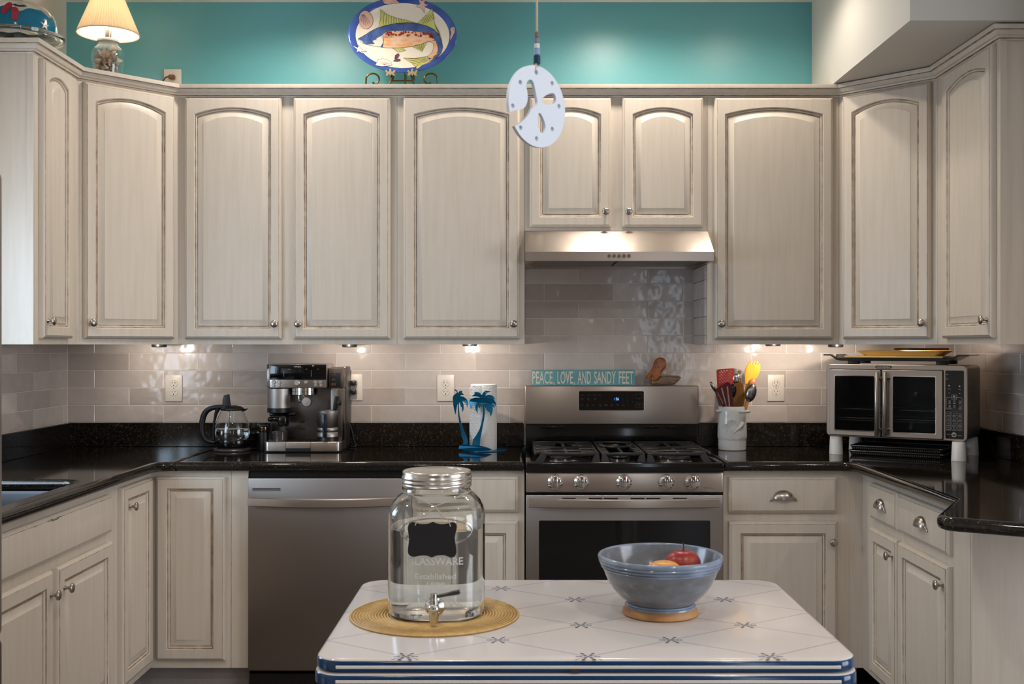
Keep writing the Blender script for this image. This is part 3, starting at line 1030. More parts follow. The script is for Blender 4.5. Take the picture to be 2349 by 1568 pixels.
# burners and grates
for x, y, r in ((0.175, -0.50, 0.040), (0.175, -0.22, 0.036), (0.63, -0.50, 0.055), (0.63, -0.22, 0.038)):
    b = MB().lathe([(r * 1.15, 0.908), (r * 1.15, 0.912), (r, 0.915), (r, 0.921), (r * 0.9, 0.922), (0, 0.922)], 32, 0, Matrix.Translation((x, y, 0))).build('burner', NICKEL, t)
    MB().lathe([(r * 0.98, 0.922), (r * 1.02, 0.925), (r * 0.99, 0.930), (r * 0.85, 0.932), (0, 0.932)], 32, 0, Matrix.Translation((x, y, 0))).build('burner_cap', IRON, b)
b = MB().lathe([(0.042, 0.908), (0.042, 0.918), (0.038, 0.922), (0, 0.922)], 32, 0, Matrix.Translation((0.4125, -0.42, 0)), ell=2.0).build('burner', NICKEL, t)
MB().lathe([(0.042, 0.922), (0.044, 0.926), (0.042, 0.931), (0, 0.932)], 32, 0, Matrix.Translation((0.4125, -0.42, 0)), ell=2.0).build('burner_cap', IRON, b)
for gi, (x0, x1) in enumerate(((0.066, 0.3225), (0.3265, 0.4985), (0.5025, 0.759))):
    m = MB()
    y0, y1, zt, h = -0.605, -0.095, 0.955, 0.013
    ins = 0.03 if gi != 1 else 0.012

    def bar(xa, ya, xb, yb, z0=zt - h, z1=zt):
        m.box(min(xa, xb), min(ya, yb), z0, max(xa, xb), max(ya, yb), z1, r=0.003, seg=1)
    w_ = 0.012
    bar(x0 + ins, y0, x1 - 0.004, y0 + w_) if gi == 0 else bar(x0 + 0.004, y0, x1 - (ins if gi == 2 else 0.004), y0 + w_)
    bar(x0 + 0.01, y1 - w_, x1 - 0.01, y1)
    # sloping front legs
    for xa, xb in (((x0 + ins, x0), (x1 - 0.004, x1)) if gi == 0 else (((x0 + 0.004, x0), (x1 - 0.004, x1)) if gi == 1 else ((x0 + 0.004, x0), (x1 - ins, x1)))):
        sgn = 1 if xa < (x0 + x1) / 2 else -1
        m.loops([[(xa, y0, zt), (xa, y0 + w_, zt), (xa + sgn * 0.02, y0 + w_, zt - h), (xa + sgn * 0.02, y0, zt - h)],
                 [(xb, y0 - 0.006, 0.913), (xb, y0 + w_, 0.913), (xb + sgn * 0.034, y0 + w_, 0.913), (xb + sgn * 0.034, y0 - 0.006, 0.913)]], cap0=0, cap1=0)
    m.box(x0, y0 - 0.006, 0.9085, x1, y0 + 0.004, 0.9145)
    for xs in (x0 + 0.002, x1 - w_ - 0.002):
        bar(xs, y0 + 0.02, xs + w_, y1)
        m.box(xs, y1 - w_, 0.909, xs + w_, y1, zt - h)
    cx = (x0 + x1) / 2
    if gi != 1:
        for k in range(7):
            y = y0 + 0.048 + k * 0.068
            bar(x0 + 0.004, y, x0 + 0.072, y + 0.007)
            bar(x1 - 0.072, y, x1 - 0.004, y + 0.007)
        for yc in (-0.49, -0.22):
            bar(cx - 0.006, yc - 0.085, cx + 0.006, yc - 0.02)
            bar(cx - 0.006, yc + 0.02, cx + 0.006, yc + 0.085)
            bar(x0 + 0.01, yc - 0.006, x1 - 0.01, yc + 0.006) if yc < -0.3 else bar(x0 + 0.01, yc - 0.006, cx - 0.03, yc + 0.006)
        bar(x0 + 0.01, -0.36, x1 - 0.01, -0.348)
    else:
        for k in range(7):
            y = y0 + 0.048 + k * 0.068
            bar(x0 + 0.004, y, x0 + 0.036, y + 0.007)
            bar(x1 - 0.036, y, x1 - 0.004, y + 0.007)
        m.tube([(cx + 0.066 * math.cos(a), -0.25 + 0.115 * math.sin(a), zt - 0.002) for a in [2 * PI * i / 32 for i in range(33)]], 0.0055, 8)
        bar(cx - 0.005, -0.56, cx + 0.005, -0.38)
    m.build('grate', IRON, t, smooth=40)

# ------------------------------------------------------------------ range hood
t = thing('range_hood', 'stainless under-cabinet range hood with five round buttons', 'range hood', (0.411, -0.24, 1.704))
m = MB()
HX0, HX1 = 0.0345, 0.7875
prof = [(-0.325, 1.8405), (-0.325, 1.838), (-0.466, 1.745), (-0.468, 1.742), (-0.468, 1.706), (-0.465, 1.7045), (-0.452, 1.7045), (-0.45, 1.722), (-0.012, 1.722), (-0.012, 1.8405)]
m.loops([[(HX0, y, z) for y, z in prof], [(HX1, y, z) for y, z in prof]], cap0=0, cap1=0)
m.build('canopy', STEEL, t, smooth=25)
m = MB().box(HX0, -0.45, 1.7045, HX0 + 0.015, -0.012, 1.723).box(HX1 - 0.015, -0.45, 1.7045, HX1, -0.012, 1.723).box(HX0, -0.03, 1.7045, HX1, -0.012, 1.723)
m.build('bottom_rim', STEEL, t, smooth=0)
for a, b in ((HX0 + 0.04, 0.405), (0.417, HX1 - 0.04)):
    MB().box(a, -0.37, 1.713, b, -0.05, 1.7215, r=0.002).build('filter', SLATE, t)
for x in (0.20, 0.60):
    MB().lathe([(0.030, 1.7215), (0.030, 1.716), (0.024, 1.714), (0, 1.714)], 24, 0, Matrix.Translation((x, -0.41, 0))).build('lamp_lens', PLASTIC, t)
for k in range(5):
    x = (1397 + k * 11.4 - 1185) / 575
    b = MB().lathe([(0.0078, 0), (0.0078, 0.003), (0.0068, 0.0045), (0, 0.0045)], 20, 0, Matrix.Translation((x, -0.4678, 1.7255)) @ FRONT).build('button', CHROME, t)
m = MB()
for k, s in enumerate(('off', '1', '2', '3', 'o')):
    m.mesh(text(s, 0.003, 0.0001), Matrix.Translation(((1397 + k * 11.4 - 1185) / 575, -0.4684, 1.7125)) @ FRONT)
m.build('button_lettering', PRINTD, t, smooth=0)

# ------------------------------------------------------------------ dishwasher
t = thing('dishwasher', 'stainless dishwasher with bowed bar handle, under the black counter', 'dishwasher', (-0.735, -0.33, 0))
MB().box(-1.031, -0.60, 0.10, -0.438, -0.04, 0.884).build('body', BLACKM, t, smooth=0)
dd = MB().box(-1.030, -0.640, 0.123, -0.438, -0.602, 0.861, r=0.005).build('door', SLATE, t)
MB().box(-1.034, -0.60, 0.0, -0.436, -0.56, 0.11).build('toe_kick', BLACK, t, smooth=0)
m = MB()
L = []
for i in range(25):
    u = i / 24
    x = -1.022 + 0.576 * u
    y = -0.668 - 0.020 * math.sin(PI * u)
    L.append([(x, y + a, 0.775 + b - 0.004 * math.sin(PI * u)) for a, b in ((-0.008, -0.014), (-0.009, 0.0), (-0.008, 0.014), (-0.003, 0.017), (0.008, 0.017), (0.008, -0.017), (-0.003, -0.017))])
m.loops(L, cap0=0, cap1=0)
for x in (-1.012, -0.456):
    m.box(x - 0.006, -0.67, 0.762, x + 0.006, -0.637, 0.787, r=0.002)
m.build('handle', STEEL, dd, smooth=40)
m = MB()
for k in range(3):
    m.box(-1.012, -0.6415, 0.812 + k * 0.0045, -0.905, -0.637, 0.8142 + k * 0.0045)
m.build('vent', DARK, dd, smooth=0)

# ------------------------------------------------------------------ wall outlets


def outlet(label, x, z, sockets=True):
    t = thing('wall_outlet', label, 'outlet', (x, -0.0095, z), 0, 'ivory wall outlets')
    mm = MB().box(-0.0375, -0.006, -0.0585, 0.0375, 0.0005 if z < 1.5 else 0.0095, 0.0585, r=0.003, seg=2)
    mm.build('cover_plate', PLASTIC, t, local=True)
    for s in (1, -1):
        zc = s * 0.0195
        sk = MB().mesh(plate([[(a, b) for a, b in circ(0, 0, 0.0168, 24) if True]], 0.002, 0.0005), Matrix.Translation((0, -0.0065, zc)) @ FRONT @ Matrix.Diagonal((1, 0.86, 1, 1))).build('socket', PLASTIC, t, local=True)
        mm = MB()
        mm.box(-0.0075, -0.0080, zc + 0.0005, -0.0053, -0.0070, zc + 0.0085).box(0.0053, -0.0080, zc + 0.0015, 0.0075, -0.0070, zc + 0.0085)
        mm.lathe([(0.0026, 0.0), (0.0026, 0.001)], 12, 0, Matrix.Translation((0, -0.0070, zc - 0.0065)) @ FRONT)
        mm.build('slots', DARK, sk, local=True, smooth=0)
        # outline ring round each socket
        sk2 = MB().tube([(0.0172 * math.cos(a), -0.0062, zc + 0.0148 * math.sin(a)) for a in [2 * PI * i / 24 for i in range(25)]], 0.0005, 4).build('socket_rim', DRIFT, t, local=True)
    MB().lathe([(0.0022, 0), (0.0022, 0.0012), (0, 0.0014)], 10, 0, Matrix.Translation((0, -0.006, 0)) @ FRONT).build('screw', NICKEL, t, local=True)
    return t


outlet('ivory duplex wall outlet left of the glass kettle', -1.511, 1.180)
outlet('ivory wall outlet with two black plugs in it, right of the coffee machine', -0.716, 1.184)
outlet('ivory duplex wall outlet beside the palm tree towel holder', -0.313, 1.181)
outlet('ivory duplex wall outlet right of the utensil crock', 1.143, 1.181)
outlet('ivory wall outlet on the turquoise wall above the cabinets with a brown plug', -1.517, 2.527)

# plugs and cords
for k, (z, zz) in enumerate(((1.2035, 0.0), (1.1645, 0.0))):
    t = thing('power_cord', ('black plug and cord in the upper socket, running behind the coffee machine', 'black plug and cord in the lower socket beside the coffee machine')[k], 'cord', (-0.716, -0.03, z))
    MB().box(-0.728, -0.045, z - 0.011, -0.704, -0.0165, z + 0.011, r=0.005).build('plug', BLACKM, t)
    if k == 0:
        pts = [(-0.724, -0.040, z), (-0.737, -0.045, z - 0.03), (-0.746, -0.045, z - 0.08), (-0.752, -0.042, z - 0.13), (-0.75, -0.04, z - 0.20), (-0.745, -0.045, 0.945), (-0.752, -0.05, 0.9275), (-0.76, -0.05, 0.9272)]
    else:
        pts = [(-0.724, -0.040, z), (-0.733, -0.052, z - 0.03), (-0.738, -0.055, z - 0.08), (-0.735, -0.055, z - 0.12), (-0.722, -0.050, z - 0.16), (-0.712, -0.05, z - 0.21), (-0.70, -0.055, 0.935), (-0.706, -0.06, 0.9275), (-0.735, -0.055, 0.9272)]
    MB().tube(pts, 0.0036, 8).build('cable', BLACKM, t)
t = thing('lamp_cord', 'brown plug and thin cord of the lamp in the upper wall outlet', 'cord', (-1.517, -0.03, 2.52))
MB().box(-1.527, -0.045, 2.536, -1.501, -0.0165, 2.556, r=0.006).build('plug', WOODD, t)
MB().tube([(-1.524, -0.04, 2.548), (-1.536, -0.05, 2.54), (-1.544, -0.06, 2.52), (-1.55, -0.08, 2.46), (-1.56, -0.10, 2.4155), (-1.60, -0.2, 2.4150), (-1.66, -0.26, 2.4150)], 0.003, 8).build('cable', BLACKM, t)

# puck lights under the wall cabinets
PUCK = emis('puck_lens', (1, 0.82, 0.6, 1), 3)
for k, (x, y, z, pw, where) in enumerate(((-1.53, -0.15, 1.361, 1.8, 'left of the kettle'), (-0.715, -0.15, 1.361, 1.8, 'above the coffee machine'), (-0.20, -0.16, 1.3655, 1.9, 'above the paper towels'),
                                     (1.10, -0.14, 1.3655, 2.5, 'above the utensil crock'), (1.36, -0.17, 1.361, 1.5, 'above the toaster oven'))):
    t = thing('puck_light', 'small dark round light under the cabinet ' + where, 'light', (x, y, z), 0, 'under-cabinet lights')
    MB().lathe([(0.032, 1.373 - z), (0.032, 0.003), (0.028, 0.0), (0.024, 0.0), (0.024, 0.002), (0, 0.002)], 24, 0).build('housing', BLACKM, t, local=True)
    MB().lathe([(0.023, 0.0019), (0.023, 0.0008), (0, 0.0008)], 24, 0).build('lens', PUCK, t, local=True)
    aim(lamp('puck_and_fill_lamp', 'SPOT', (x, -0.265, 1.352), (0, 0, 0), pw * 2.1, WARM, spot_size=math.radians(150), spot_blend=0.8, shadow_soft_size=0.006), Vector((0, 1, -0.45)))
aim(lamp('puck_and_fill_lamp', 'SPOT', (1.60, -0.33, 1.352), (0, 0, 0), 5, WARM, spot_size=math.radians(160), spot_blend=0.8, shadow_soft_size=0.01), Vector((0.8, 0.15, -0.4)))  # extra spot with no puck, added to brighten the right tile wall
for x, y, p in CANS[:3]:
    t = thing('ceiling_light', ('round recessed ceiling light above the left wall cabinets', 'round recessed ceiling light above the range hood', 'round recessed ceiling light beside the soffit')[CANS.index((x, y, p))], 'light', (x, y, HC), 0, 'recessed ceiling lights')
    MB().lathe([(0.085, 0), (0.085, -0.004), (0.065, -0.006), (0.062, 0.0)], 32, 0).build('trim_ring', WHITEP, t, local=True)
    MB().lathe([(0.060, -0.001), (0.060, -0.003), (0, -0.003)], 32, 0).build('lens', LENS, t, local=True)

# ------------------------------------------------------------------ kettle
K = (-1.204, -0.20, CT)
t = thing('electric_kettle', 'black and clear glass electric kettle half full of water', 'kettle', K)
MB().lathe([(0.076, 0.0005), (0.078, 0.004), (0.074, 0.010), (0.060, 0.0155), (0, 0.0155)], 48).build('power_base', mat('dark_grey_plastic', rgb(58, 54, 52), 0.3), t, local=True)
MB().lathe([(0.066, 0.017), (0.0715, 0.020), (0.0745, 0.030), (0.0745, 0.046), (0.073, 0.050), (0, 0.050)], 48).build('heater_base', BLACK, t, local=True)
go = [(0.0715, 0.0505), (0.0745, 0.058), (0.0745, 0.080), (0.071, 0.105), (0.062, 0.135), (0.052, 0.158), (0.045, 0.171)]
gi = [(r - 0.0022, z + (0.003 if i == 0 else 0)) for i, (r, z) in enumerate(go)][::-1]
gl = MB().lathe(go + gi, 48)
gl.f, gl.m = gl.f[:-2], gl.m[:-2]
n = 48
gl.f += [tuple(range(0, n))[::-1], tuple(range(len(gl.v) - n, len(gl.v)))]
gl.m += [0, 0]
gl.build('glass_body', GLASS, t, local=True)
wp = [(0.0, 0.0537), (0.0688, 0.0537), (0.0718, 0.0605), (0.0719, 0.080), (0.0702, 0.0935), (0, 0.0935)]
MB().lathe(wp, 48).build('water', WATER, t, local=True)
MB().lathe([(0.047, 0.170), (0.050, 0.173), (0.048, 0.179), (0.038, 0.186), (0.018, 0.191), (0, 0.192)], 40).build('lid', BLACKM, t, local=True)
m = MB()
m.loops([[(-0.0235 + a, b, 0.186) for a, b in rrect(-0.017, -0.01, 0.017, 0.01, 0.005)], [(-0.0255 + a * 0.85, b, 0.215) for a, b in rrect(-0.017, -0.01, 0.017, 0.01, 0.005)],
         [(-0.024 + a * 0.62, b * 0.8, 0.236 + 0.16 * a) for a, b in rrect(-0.017, -0.01, 0.017, 0.01, 0.005)]], cap0=0, cap1=0)
m.build('lid_catch', BLACKM, t, local=True)
m = MB()
hp = [(-0.030, 0.184), (-0.055, 0.1835), (-0.085, 0.180), (-0.108, 0.168), (-0.122, 0.145), (-0.129, 0.110), (-0.127, 0.075), (-0.115, 0.050), (-0.094, 0.037), (-0.066, 0.034)]
ctrl = [Vector((x, 0, z)) for x, z in hp]
dense = []
for i in range(len(ctrl) - 1):
    p0, p1, p2, p3 = ctrl[max(i - 1, 0)], ctrl[i], ctrl[i + 1], ctrl[min(i + 2, len(ctrl) - 1)]
    for k in range(4):
        u = k / 4
        dense.append(0.5 * ((2 * p1) + (-p0 + p2) * u + (2 * p0 - 5 * p1 + 4 * p2 - p3) * u * u + (-p0 + 3 * p1 - 3 * p2 + p3) * u ** 3))
dense.append(ctrl[-1])
m.tube(dense, [0.0085 + 0.004 * math.sin(PI * i / len(dense)) for i in range(len(dense))], 12)
m.tube([(-0.060, 0, 0.178), (-0.070, 0, 0.155), (-0.077, 0, 0.12), (-0.0805, 0, 0.085), (-0.079, 0, 0.045)], [0.010, 0.007, 0.005, 0.005, 0.007], 10)
m.build('handle', BLACKM, t, local=True, smooth=60)
m = MB()
m.loops([[(0.040, -0.013, 0.166), (0.052, 0, 0.166), (0.040, 0.013, 0.166), (0.036, 0, 0.166)], [(0.046, -0.012, 0.176), (0.068, 0, 0.178), (0.046, 0.012, 0.176), (0.042, 0, 0.176)]], cap0=0, cap1=0)
m.build('spout', GLASS, t, local=True)
MB().box(-0.018, -0.004, 0.098, -0.012, 0.004, 0.17, r=0.002).box(-0.024, -0.003, 0.056, -0.016, 0.003, 0.10, r=0.002).build('filter', NICKEL, t, local=True)
c = MB().tube([(K[0] + 0.074, -0.19, CT + 0.006), (K[0] + 0.10, -0.155, CT + 0.0042), (K[0] + 0.15, -0.125, CT + 0.0042), (-1.062, -0.10, CT + 0.0042)], 0.0035, 8).build('cord', BLACKM, t)

# ------------------------------------------------------------------ coffee machine
t = thing('coffee_machine', 'stainless and black espresso coffee machine on the counter', 'coffee machine', (-0.89, -0.17, CT))


def cx(px):
    return (px - 1185) / 551


def cz(py):
    return 1.372 - (py - 790) / 551


cm = lambda zx: cx(590 + zx / 6.819)
cn = lambda zy: cz(820 + zy / 6.817)
SIDE = mat('dark_grey_casing', rgb(50, 46, 44), 0.35)
MB().box(cm(108), -0.17, CT + 0.012, cm(1312), -0.075, cn(165), r=0.008).build('body', DARKST, t)
MB().box(cm(1120), -0.24, cn(1320), cm(1315), -0.16, cn(480), r=0.006).build('right_column', DARKST, t)
MB().box(cm(1250), -0.17, CT + 0.010, cm(1312) + 0.004, -0.048, cn(150), r=0.005).build('water_tank_side', SIDE, t)
m = MB().mesh(plate([rrect(cm(95), -0.288, cm(1310), -0.09, 0.022)], 0.040, 0.003), Matrix.Translation((0, 0, CT + 0.024)))
tray = m.build('drip_tray_housing', STEEL, t)
MB().box(cm(100), -0.27, CT + 0.0003, cm(1300), -0.06, CT + 0.006).build('foot', BLACKM, t, smooth=0)
MB().box(cm(455), -0.2895, CT + 0.0045, cm(840), -0.26, CT + 0.018).build('tray_notch', BLACKM, tray, smooth=0)
for x in (452, 842):
    MB().box(cm(x) - 0.0006, -0.2885, CT + 0.006, cm(x) + 0.0006, -0.28, CT + 0.043).build('seam', DARK, tray, smooth=0)
m = MB()
for k in range(16):
    x = cm(440) + k * (cm(900) - cm(440)) / 15
    m.box(x - 0.002, -0.28, CT + 0.0442, x + 0.002, -0.175, CT + 0.0465)
m.build('drip_grid', BLACKM, t, smooth=0)
head = MB().box(cm(178), -0.272, cn(478), cm(1085), -0.10, cn(98), r=0.006).build('head', STEEL, t)
MB().box(cm(192), -0.2735, cn(345), cm(1075), -0.268, cn(108), r=0.001).build('display', SCREEN, head)
m = MB()
m.mesh(fit_text('NINJA', 0.0295, 0.0085, bold=0.01), Matrix.Translation((cm(628), -0.2739, cn(142))) @ FRONT)
for s, x in (('grind', 312), ('espresso', 497), ('coffee', 764), ('froth', 950)):
    m.mesh(text(s, 0.0024, 0.0001), Matrix.Translation((cm(x), -0.2738, cn(178))) @ FRONT)
for x in (412, 840):
    m.box(cm(x) - 0.0004, -0.2739, cn(295), cm(x) + 0.0004, -0.2732, cn(195))
m.build('lettering', PRINT, head, smooth=0)
for x, z, r in ((252, 380, 0.0085), (338, 380, 0.0085), (252, 432, 0.0058), (334, 432, 0.0058), (614, 392, 0.0125), (760, 380, 0.0085), (908, 380, 0.0085), (984, 378, 0.0085), (908, 432, 0.0058), (990, 432, 0.0058)):
    MB().lathe([(r, 0), (r, 0.004), (r * 0.8, 0.006), (0, 0.006)], 20, 0, Matrix.Translation((cm(x), -0.2718, cn(z))) @ FRONT).build('dial' if r > 0.01 else 'button', ALU, head)
hop = MB().lathe([(0.047, cn(800)), (0.048, cn(798)), (0.048, cn(490)), (0.046, cn(488))], 40, 0, Matrix.Translation((cm(278), -0.205, 0))).build('grinder_column', STEELV, t)
MB().lathe([(0.048, cn(870)), (0.049, cn(866)), (0.049, cn(802)), (0.047, cn(800))], 40, 0, Matrix.Translation((cm(278), -0.205, 0))).build('grinder_collar', BLACKM, hop)
MB().box(cm(105), -0.235, cn(480), cm(180), -0.10, cn(165), r=0.008).build('hopper_side', STEELV, t)
MB().box(cm(105), -0.23, cn(200), cm(178), -0.09, cn(105), r=0.004).build('hopper_lid', BLACKM, t)
gh = MB().lathe([(0.052, cn(590)), (0.055, cn(585)), (0.055, cn(540)), (0.053, cn(537)), (0.055, cn(534)), (0.055, cn(475)), (0.05, cn(470))], 40, 0, Matrix.Translation((cm(690), -0.205, 0))).build('group_head', CHROME, t)
MB().tube([(cm(690), -0.24, cn(610)), (cm(780), -0.275, cn(690))], [0.008, 0.010], 12).lathe([(0.0195, 0), (0.0205, 0.003), (0.0205, 0.012), (0.018, 0.016), (0, 0.0165)], 32, 0, Matrix.Translation((cm(780), -0.278, cn(690))) @ FRONT).build('portafilter_handle', ALU, gh)
MB().box(cm(600), -0.23, cn(700), cm(640), -0.20, cn(590), r=0.004).tube([(cm(600), -0.23, cn(692)), (cm(660), -0.225, cn(692))], 0.0045, 8).build('spout', NICKEL, gh)
m = MB().box(cm(130), -0.255, cn(1010), cm(330), -0.215, cn(930), r=0.012, seg=3).box(cm(300), -0.265, cn(1090), cm(452), -0.205, cn(905), r=0.012, seg=3).box(cm(120), -0.21, cn(930), cm(548), -0.175, cn(870), r=0.008)
m.build('portafilter_cradle', BLACK, t)
for x0, x1 in ((578, 666), (842, 912)):
    for z0, z1 in ((1008, 1048), (1128, 1168), (1252, 1302)):
        MB().box(cm(x0), -0.1712, cn(z1), cm(x1), -0.165, cn(z0)).build('vent_slot', DARK, t, smooth=0)
rb = MB().box(cm(1088), -0.24, cn(492), cm(1318), -0.10, cn(158), r=0.008).build('label_block', DARKST, t)
MB().box(cm(1105), -0.2412, cn(465), cm(1280), -0.238, cn(238), r=0.0005).build('sticker', BLACKM, rb)
m = MB()
for s, z in (('COLD BREW', 262), ('LATTE', 338), ('CAPPUCCINO', 405), ('AMERICANO', 425)):
    m.mesh(fit_text(s, 0.021 if s != 'LATTE' else 0.012, 0.0026), Matrix.Translation((cm(1168), -0.2416, cn(z))) @ FRONT)
m.build('sticker_print', ORANGE, rb, smooth=0)
m = MB()
for s, z in (('THIN FROTH', 284), ('THICK FROTH', 356), ('MEDIUM', 446)):
    m.mesh(fit_text(s, 0.020, 0.0026), Matrix.Translation((cm(1168), -0.2416, cn(z))) @ FRONT)
m.build('sticker_print', PRINTD, rb, smooth=0)
m = MB().tube([(cm(1225), -0.25, cn(490)), (cm(1225), -0.252, cn(620))], 0.005, 10)
fr = m.build('steam_wand', CHROME, t)
MB().tube([(cm(1235), -0.254, cn(605)), (cm(1215), -0.254, cn(720)), (cm(1195), -0.254, cn(825))], [0.008, 0.010, 0.007], 10).box(cm(1230), -0.262, cn(748), cm(1305), -0.246, cn(672), r=0.004).build('wand_grip', BLACKM, fr)
jug = thing('milk_jug', 'brushed steel milk frothing jug with dark handle, on the coffee machine tray', 'jug', (cm(1080), -0.238, cn(1325)))
j = Matrix.Translation((cm(1080), -0.238, 0))
MB().lathe([(0.043, cn(1322)), (0.045, cn(1318)), (0.0445, cn(1245)), (0.043, cn(1242))], 40, 0, j).build('base', BLACKM, jug)
MB().lathe([(0.0435, cn(1242)), (0.0435, cn(1170)), (0.0428, cn(1166)), (0.0435, cn(1162)), (0.0435, cn(1100)), (0.0428, cn(1096)), (0.0435, cn(1092)), (0.0435, cn(835)), (0.042, cn(832)), (0.041, cn(860)), (0.041, cn(1200)), (0, cn(1200))], 40, 0, j).build('cup', STEELV, jug)
MB().box(cm(1026), -0.298, cn(1240), cm(1100), -0.275, cn(868), r=0.006).build('handle', mat('navy_black_plastic', rgb(24, 32, 50), 0.15), jug)
MB().mesh(fit_text('Milk', 0.007, 0.0025), Matrix.Translation((cm(1038), -0.2835, cn(1270))) @ FRONT).build('lettering', PRINT, jug, smooth=0)
dc = thing('dosing_cup', 'smoky clear plastic dosing cup with lid on the drip tray', 'cup', (cm(318), -0.235, cn(1325)))
dj = Matrix.Translation((cm(318), -0.235, 0))
MB().lathe([(0.027, cn(1325)), (0.030, cn(1318)), (0.031, cn(1200)), (0.029, cn(1200)), (0.028, cn(1310)), (0, cn(1312))], 32, 0, dj).build('cup', CLEARP, dc)
MB().lathe([(0.032, cn(1204)), (0.0325, cn(1170)), (0.030, cn(1164)), (0.018, cn(1158)), (0.016, cn(1150)), (0, cn(1150))], 32, 0, dj).build('lid', CLEARP, dc)
tp = thing('coffee_tamper', 'small dark tamper jar standing at the left edge of the coffee machine', 'tamper', (cm(130) - 0.026, -0.225, CT))
mt = Matrix.Translation((cm(130) - 0.020, -0.225, 0))
MB().lathe([(0.019, CT + 0.0005), (0.021, CT + 0.004), (0.021, cn(1180)), (0.018, cn(1165))], 28, 0, mt).build('body', BLACKM, tp)
MB().lathe([(0.0205, cn(1168)), (0.0215, cn(1160)), (0.0195, cn(1090)), (0.014, cn(1070)), (0, cn(1068))], 28, 0, mt).build('metal_cap', mat('bronze_metal', rgb(96, 78, 66), 0.22, 1.0), tp)

# ------------------------------------------------------------------ towel holder and roll
zk = 1 / (5.227 * 547)


def zp(x, y):                                # traced silhouette -> metres, relative to holder base
    return ((x - 830) * zk, (1215 - y) * zk)


big = [(700, 1150), (705, 1135), (712, 1080), (750, 1030), (790, 960), (815, 880), (828, 800), (832, 720), (823, 655), (800, 690), (782, 706), (781, 672), (770, 712), (772, 768), (745, 720), (740, 680), (765, 635), (742, 645), (715, 655), (700, 690), (690, 718), (675, 670), (668, 620), (690, 592), (740, 575), (795, 578),
       (790, 570), (750, 560), (700, 560), (735, 530), (730, 512), (770, 507), (800, 520), (820, 548), (835, 515), (870, 492), (935, 503), (895, 514), (870, 535), (862, 552), (910, 542), (955, 555), (985, 597), (960, 588), (988, 640), (985, 685), (965, 650), (935, 645), (970, 668), (975, 705), (950, 680), (952, 720), (945, 760), (925, 805), (915, 750),
       (905, 742), (895, 748), (885, 730), (870, 700), (850, 675), (852, 700), (857, 760), (850, 830), (830, 930), (815, 1010), (800, 1080), (797, 1150), (870, 1165), (948, 1195), (900, 1208), (760, 1214), (600, 1212), (535, 1198), (545, 1160), (580, 1142), (640, 1140)]
small = [(588, 1150), (600, 1110), (575, 1060), (565, 1000), (545, 900), (530, 800), (525, 700), (525, 655), (515, 690), (498, 795), (480, 740), (470, 690), (465, 660), (460, 590), (470, 560), (500, 535), (515, 525), (505, 505), (480, 495), (490, 483), (515, 495), (530, 530), (540, 510), (570, 495), (585, 510), (575, 520), (590, 530), (605, 553), (575, 550), (553, 562), (600, 570), (640, 600), (655, 635),
         (645, 705), (630, 660), (605, 632), (585, 625), (600, 670), (600, 720), (585, 760), (575, 700), (560, 685), (550, 640), (540, 655), (540, 700), (550, 800), (575, 900), (610, 1000), (640, 1050), (648, 1090), (650, 1150)]
TX, TY = -0.130, -0.185
t = thing('paper_towel_holder', 'teal metal paper towel holder with two cut-out palm trees', 'towel holder', (TX, TY, CT))
bp = MB().mesh(plate([circ(0, 0, 0.092, 48)], 0.003, 0.001), Matrix.Translation((TX, TY, CT + 0.0018))).build('base_plate', PALM, t)
for nm, poly, off, yy in (('palm_tree', big, 0.0, -0.268), ('palm_tree', small, 0.0, -0.262)):
    P = [zp(x, y) for x, y in poly]
    me = plate([P], 0.003, 0.0005, 1)
    mm = MB().mesh(me, Matrix.Translation((-0.142, yy, CT + 0.0035)) @ FRONT)
    vv = []
    for x, y, z in mm.v:
        # the sheet curves round the front of the base
        vv.append((x, y + 0.9 * (x - TX) ** 2 * 4, z))
    mm.v = vv
    mm.build(nm, PALM, t)
MB().tube([(TX - 0.01, TY, CT + 0.002), (TX - 0.01, TY, CT + 0.272)], 0.006, 12).build('post', PALM, t)
t = thing('paper_towel_roll', 'white quilted paper towel roll standing on the palm tree holder', 'paper towel', (TX - 0.010, TY, CT + 0.0035))
MB().lathe([(0.0195, 0.0002), (0.055, 0.0002), (0.0562, 0.004), (0.0562, 0.272), (0.054, 0.276), (0.0195, 0.276)], 64).loops([[(0.0195 * math.cos(2 * PI * i / 32), 0.0195 * math.sin(2 * PI * i / 32), z) for i in range(32)] for z in (0.0002, 0.276)]).build('roll', PAPER, t, local=True)
MB().loops([[(a[0], a[1], z) for a in ((-0.0562, -0.002), (-0.0590, -0.030), (-0.040, -0.0475), (-0.010, -0.0575), (-0.009, -0.0565), (-0.039, -0.0465), (-0.0575, -0.029), (-0.055, -0.002))] for z in (0.001, 0.272)], cap0=0, cap1=0).build('loose_sheet', PAPER, t, local=True)

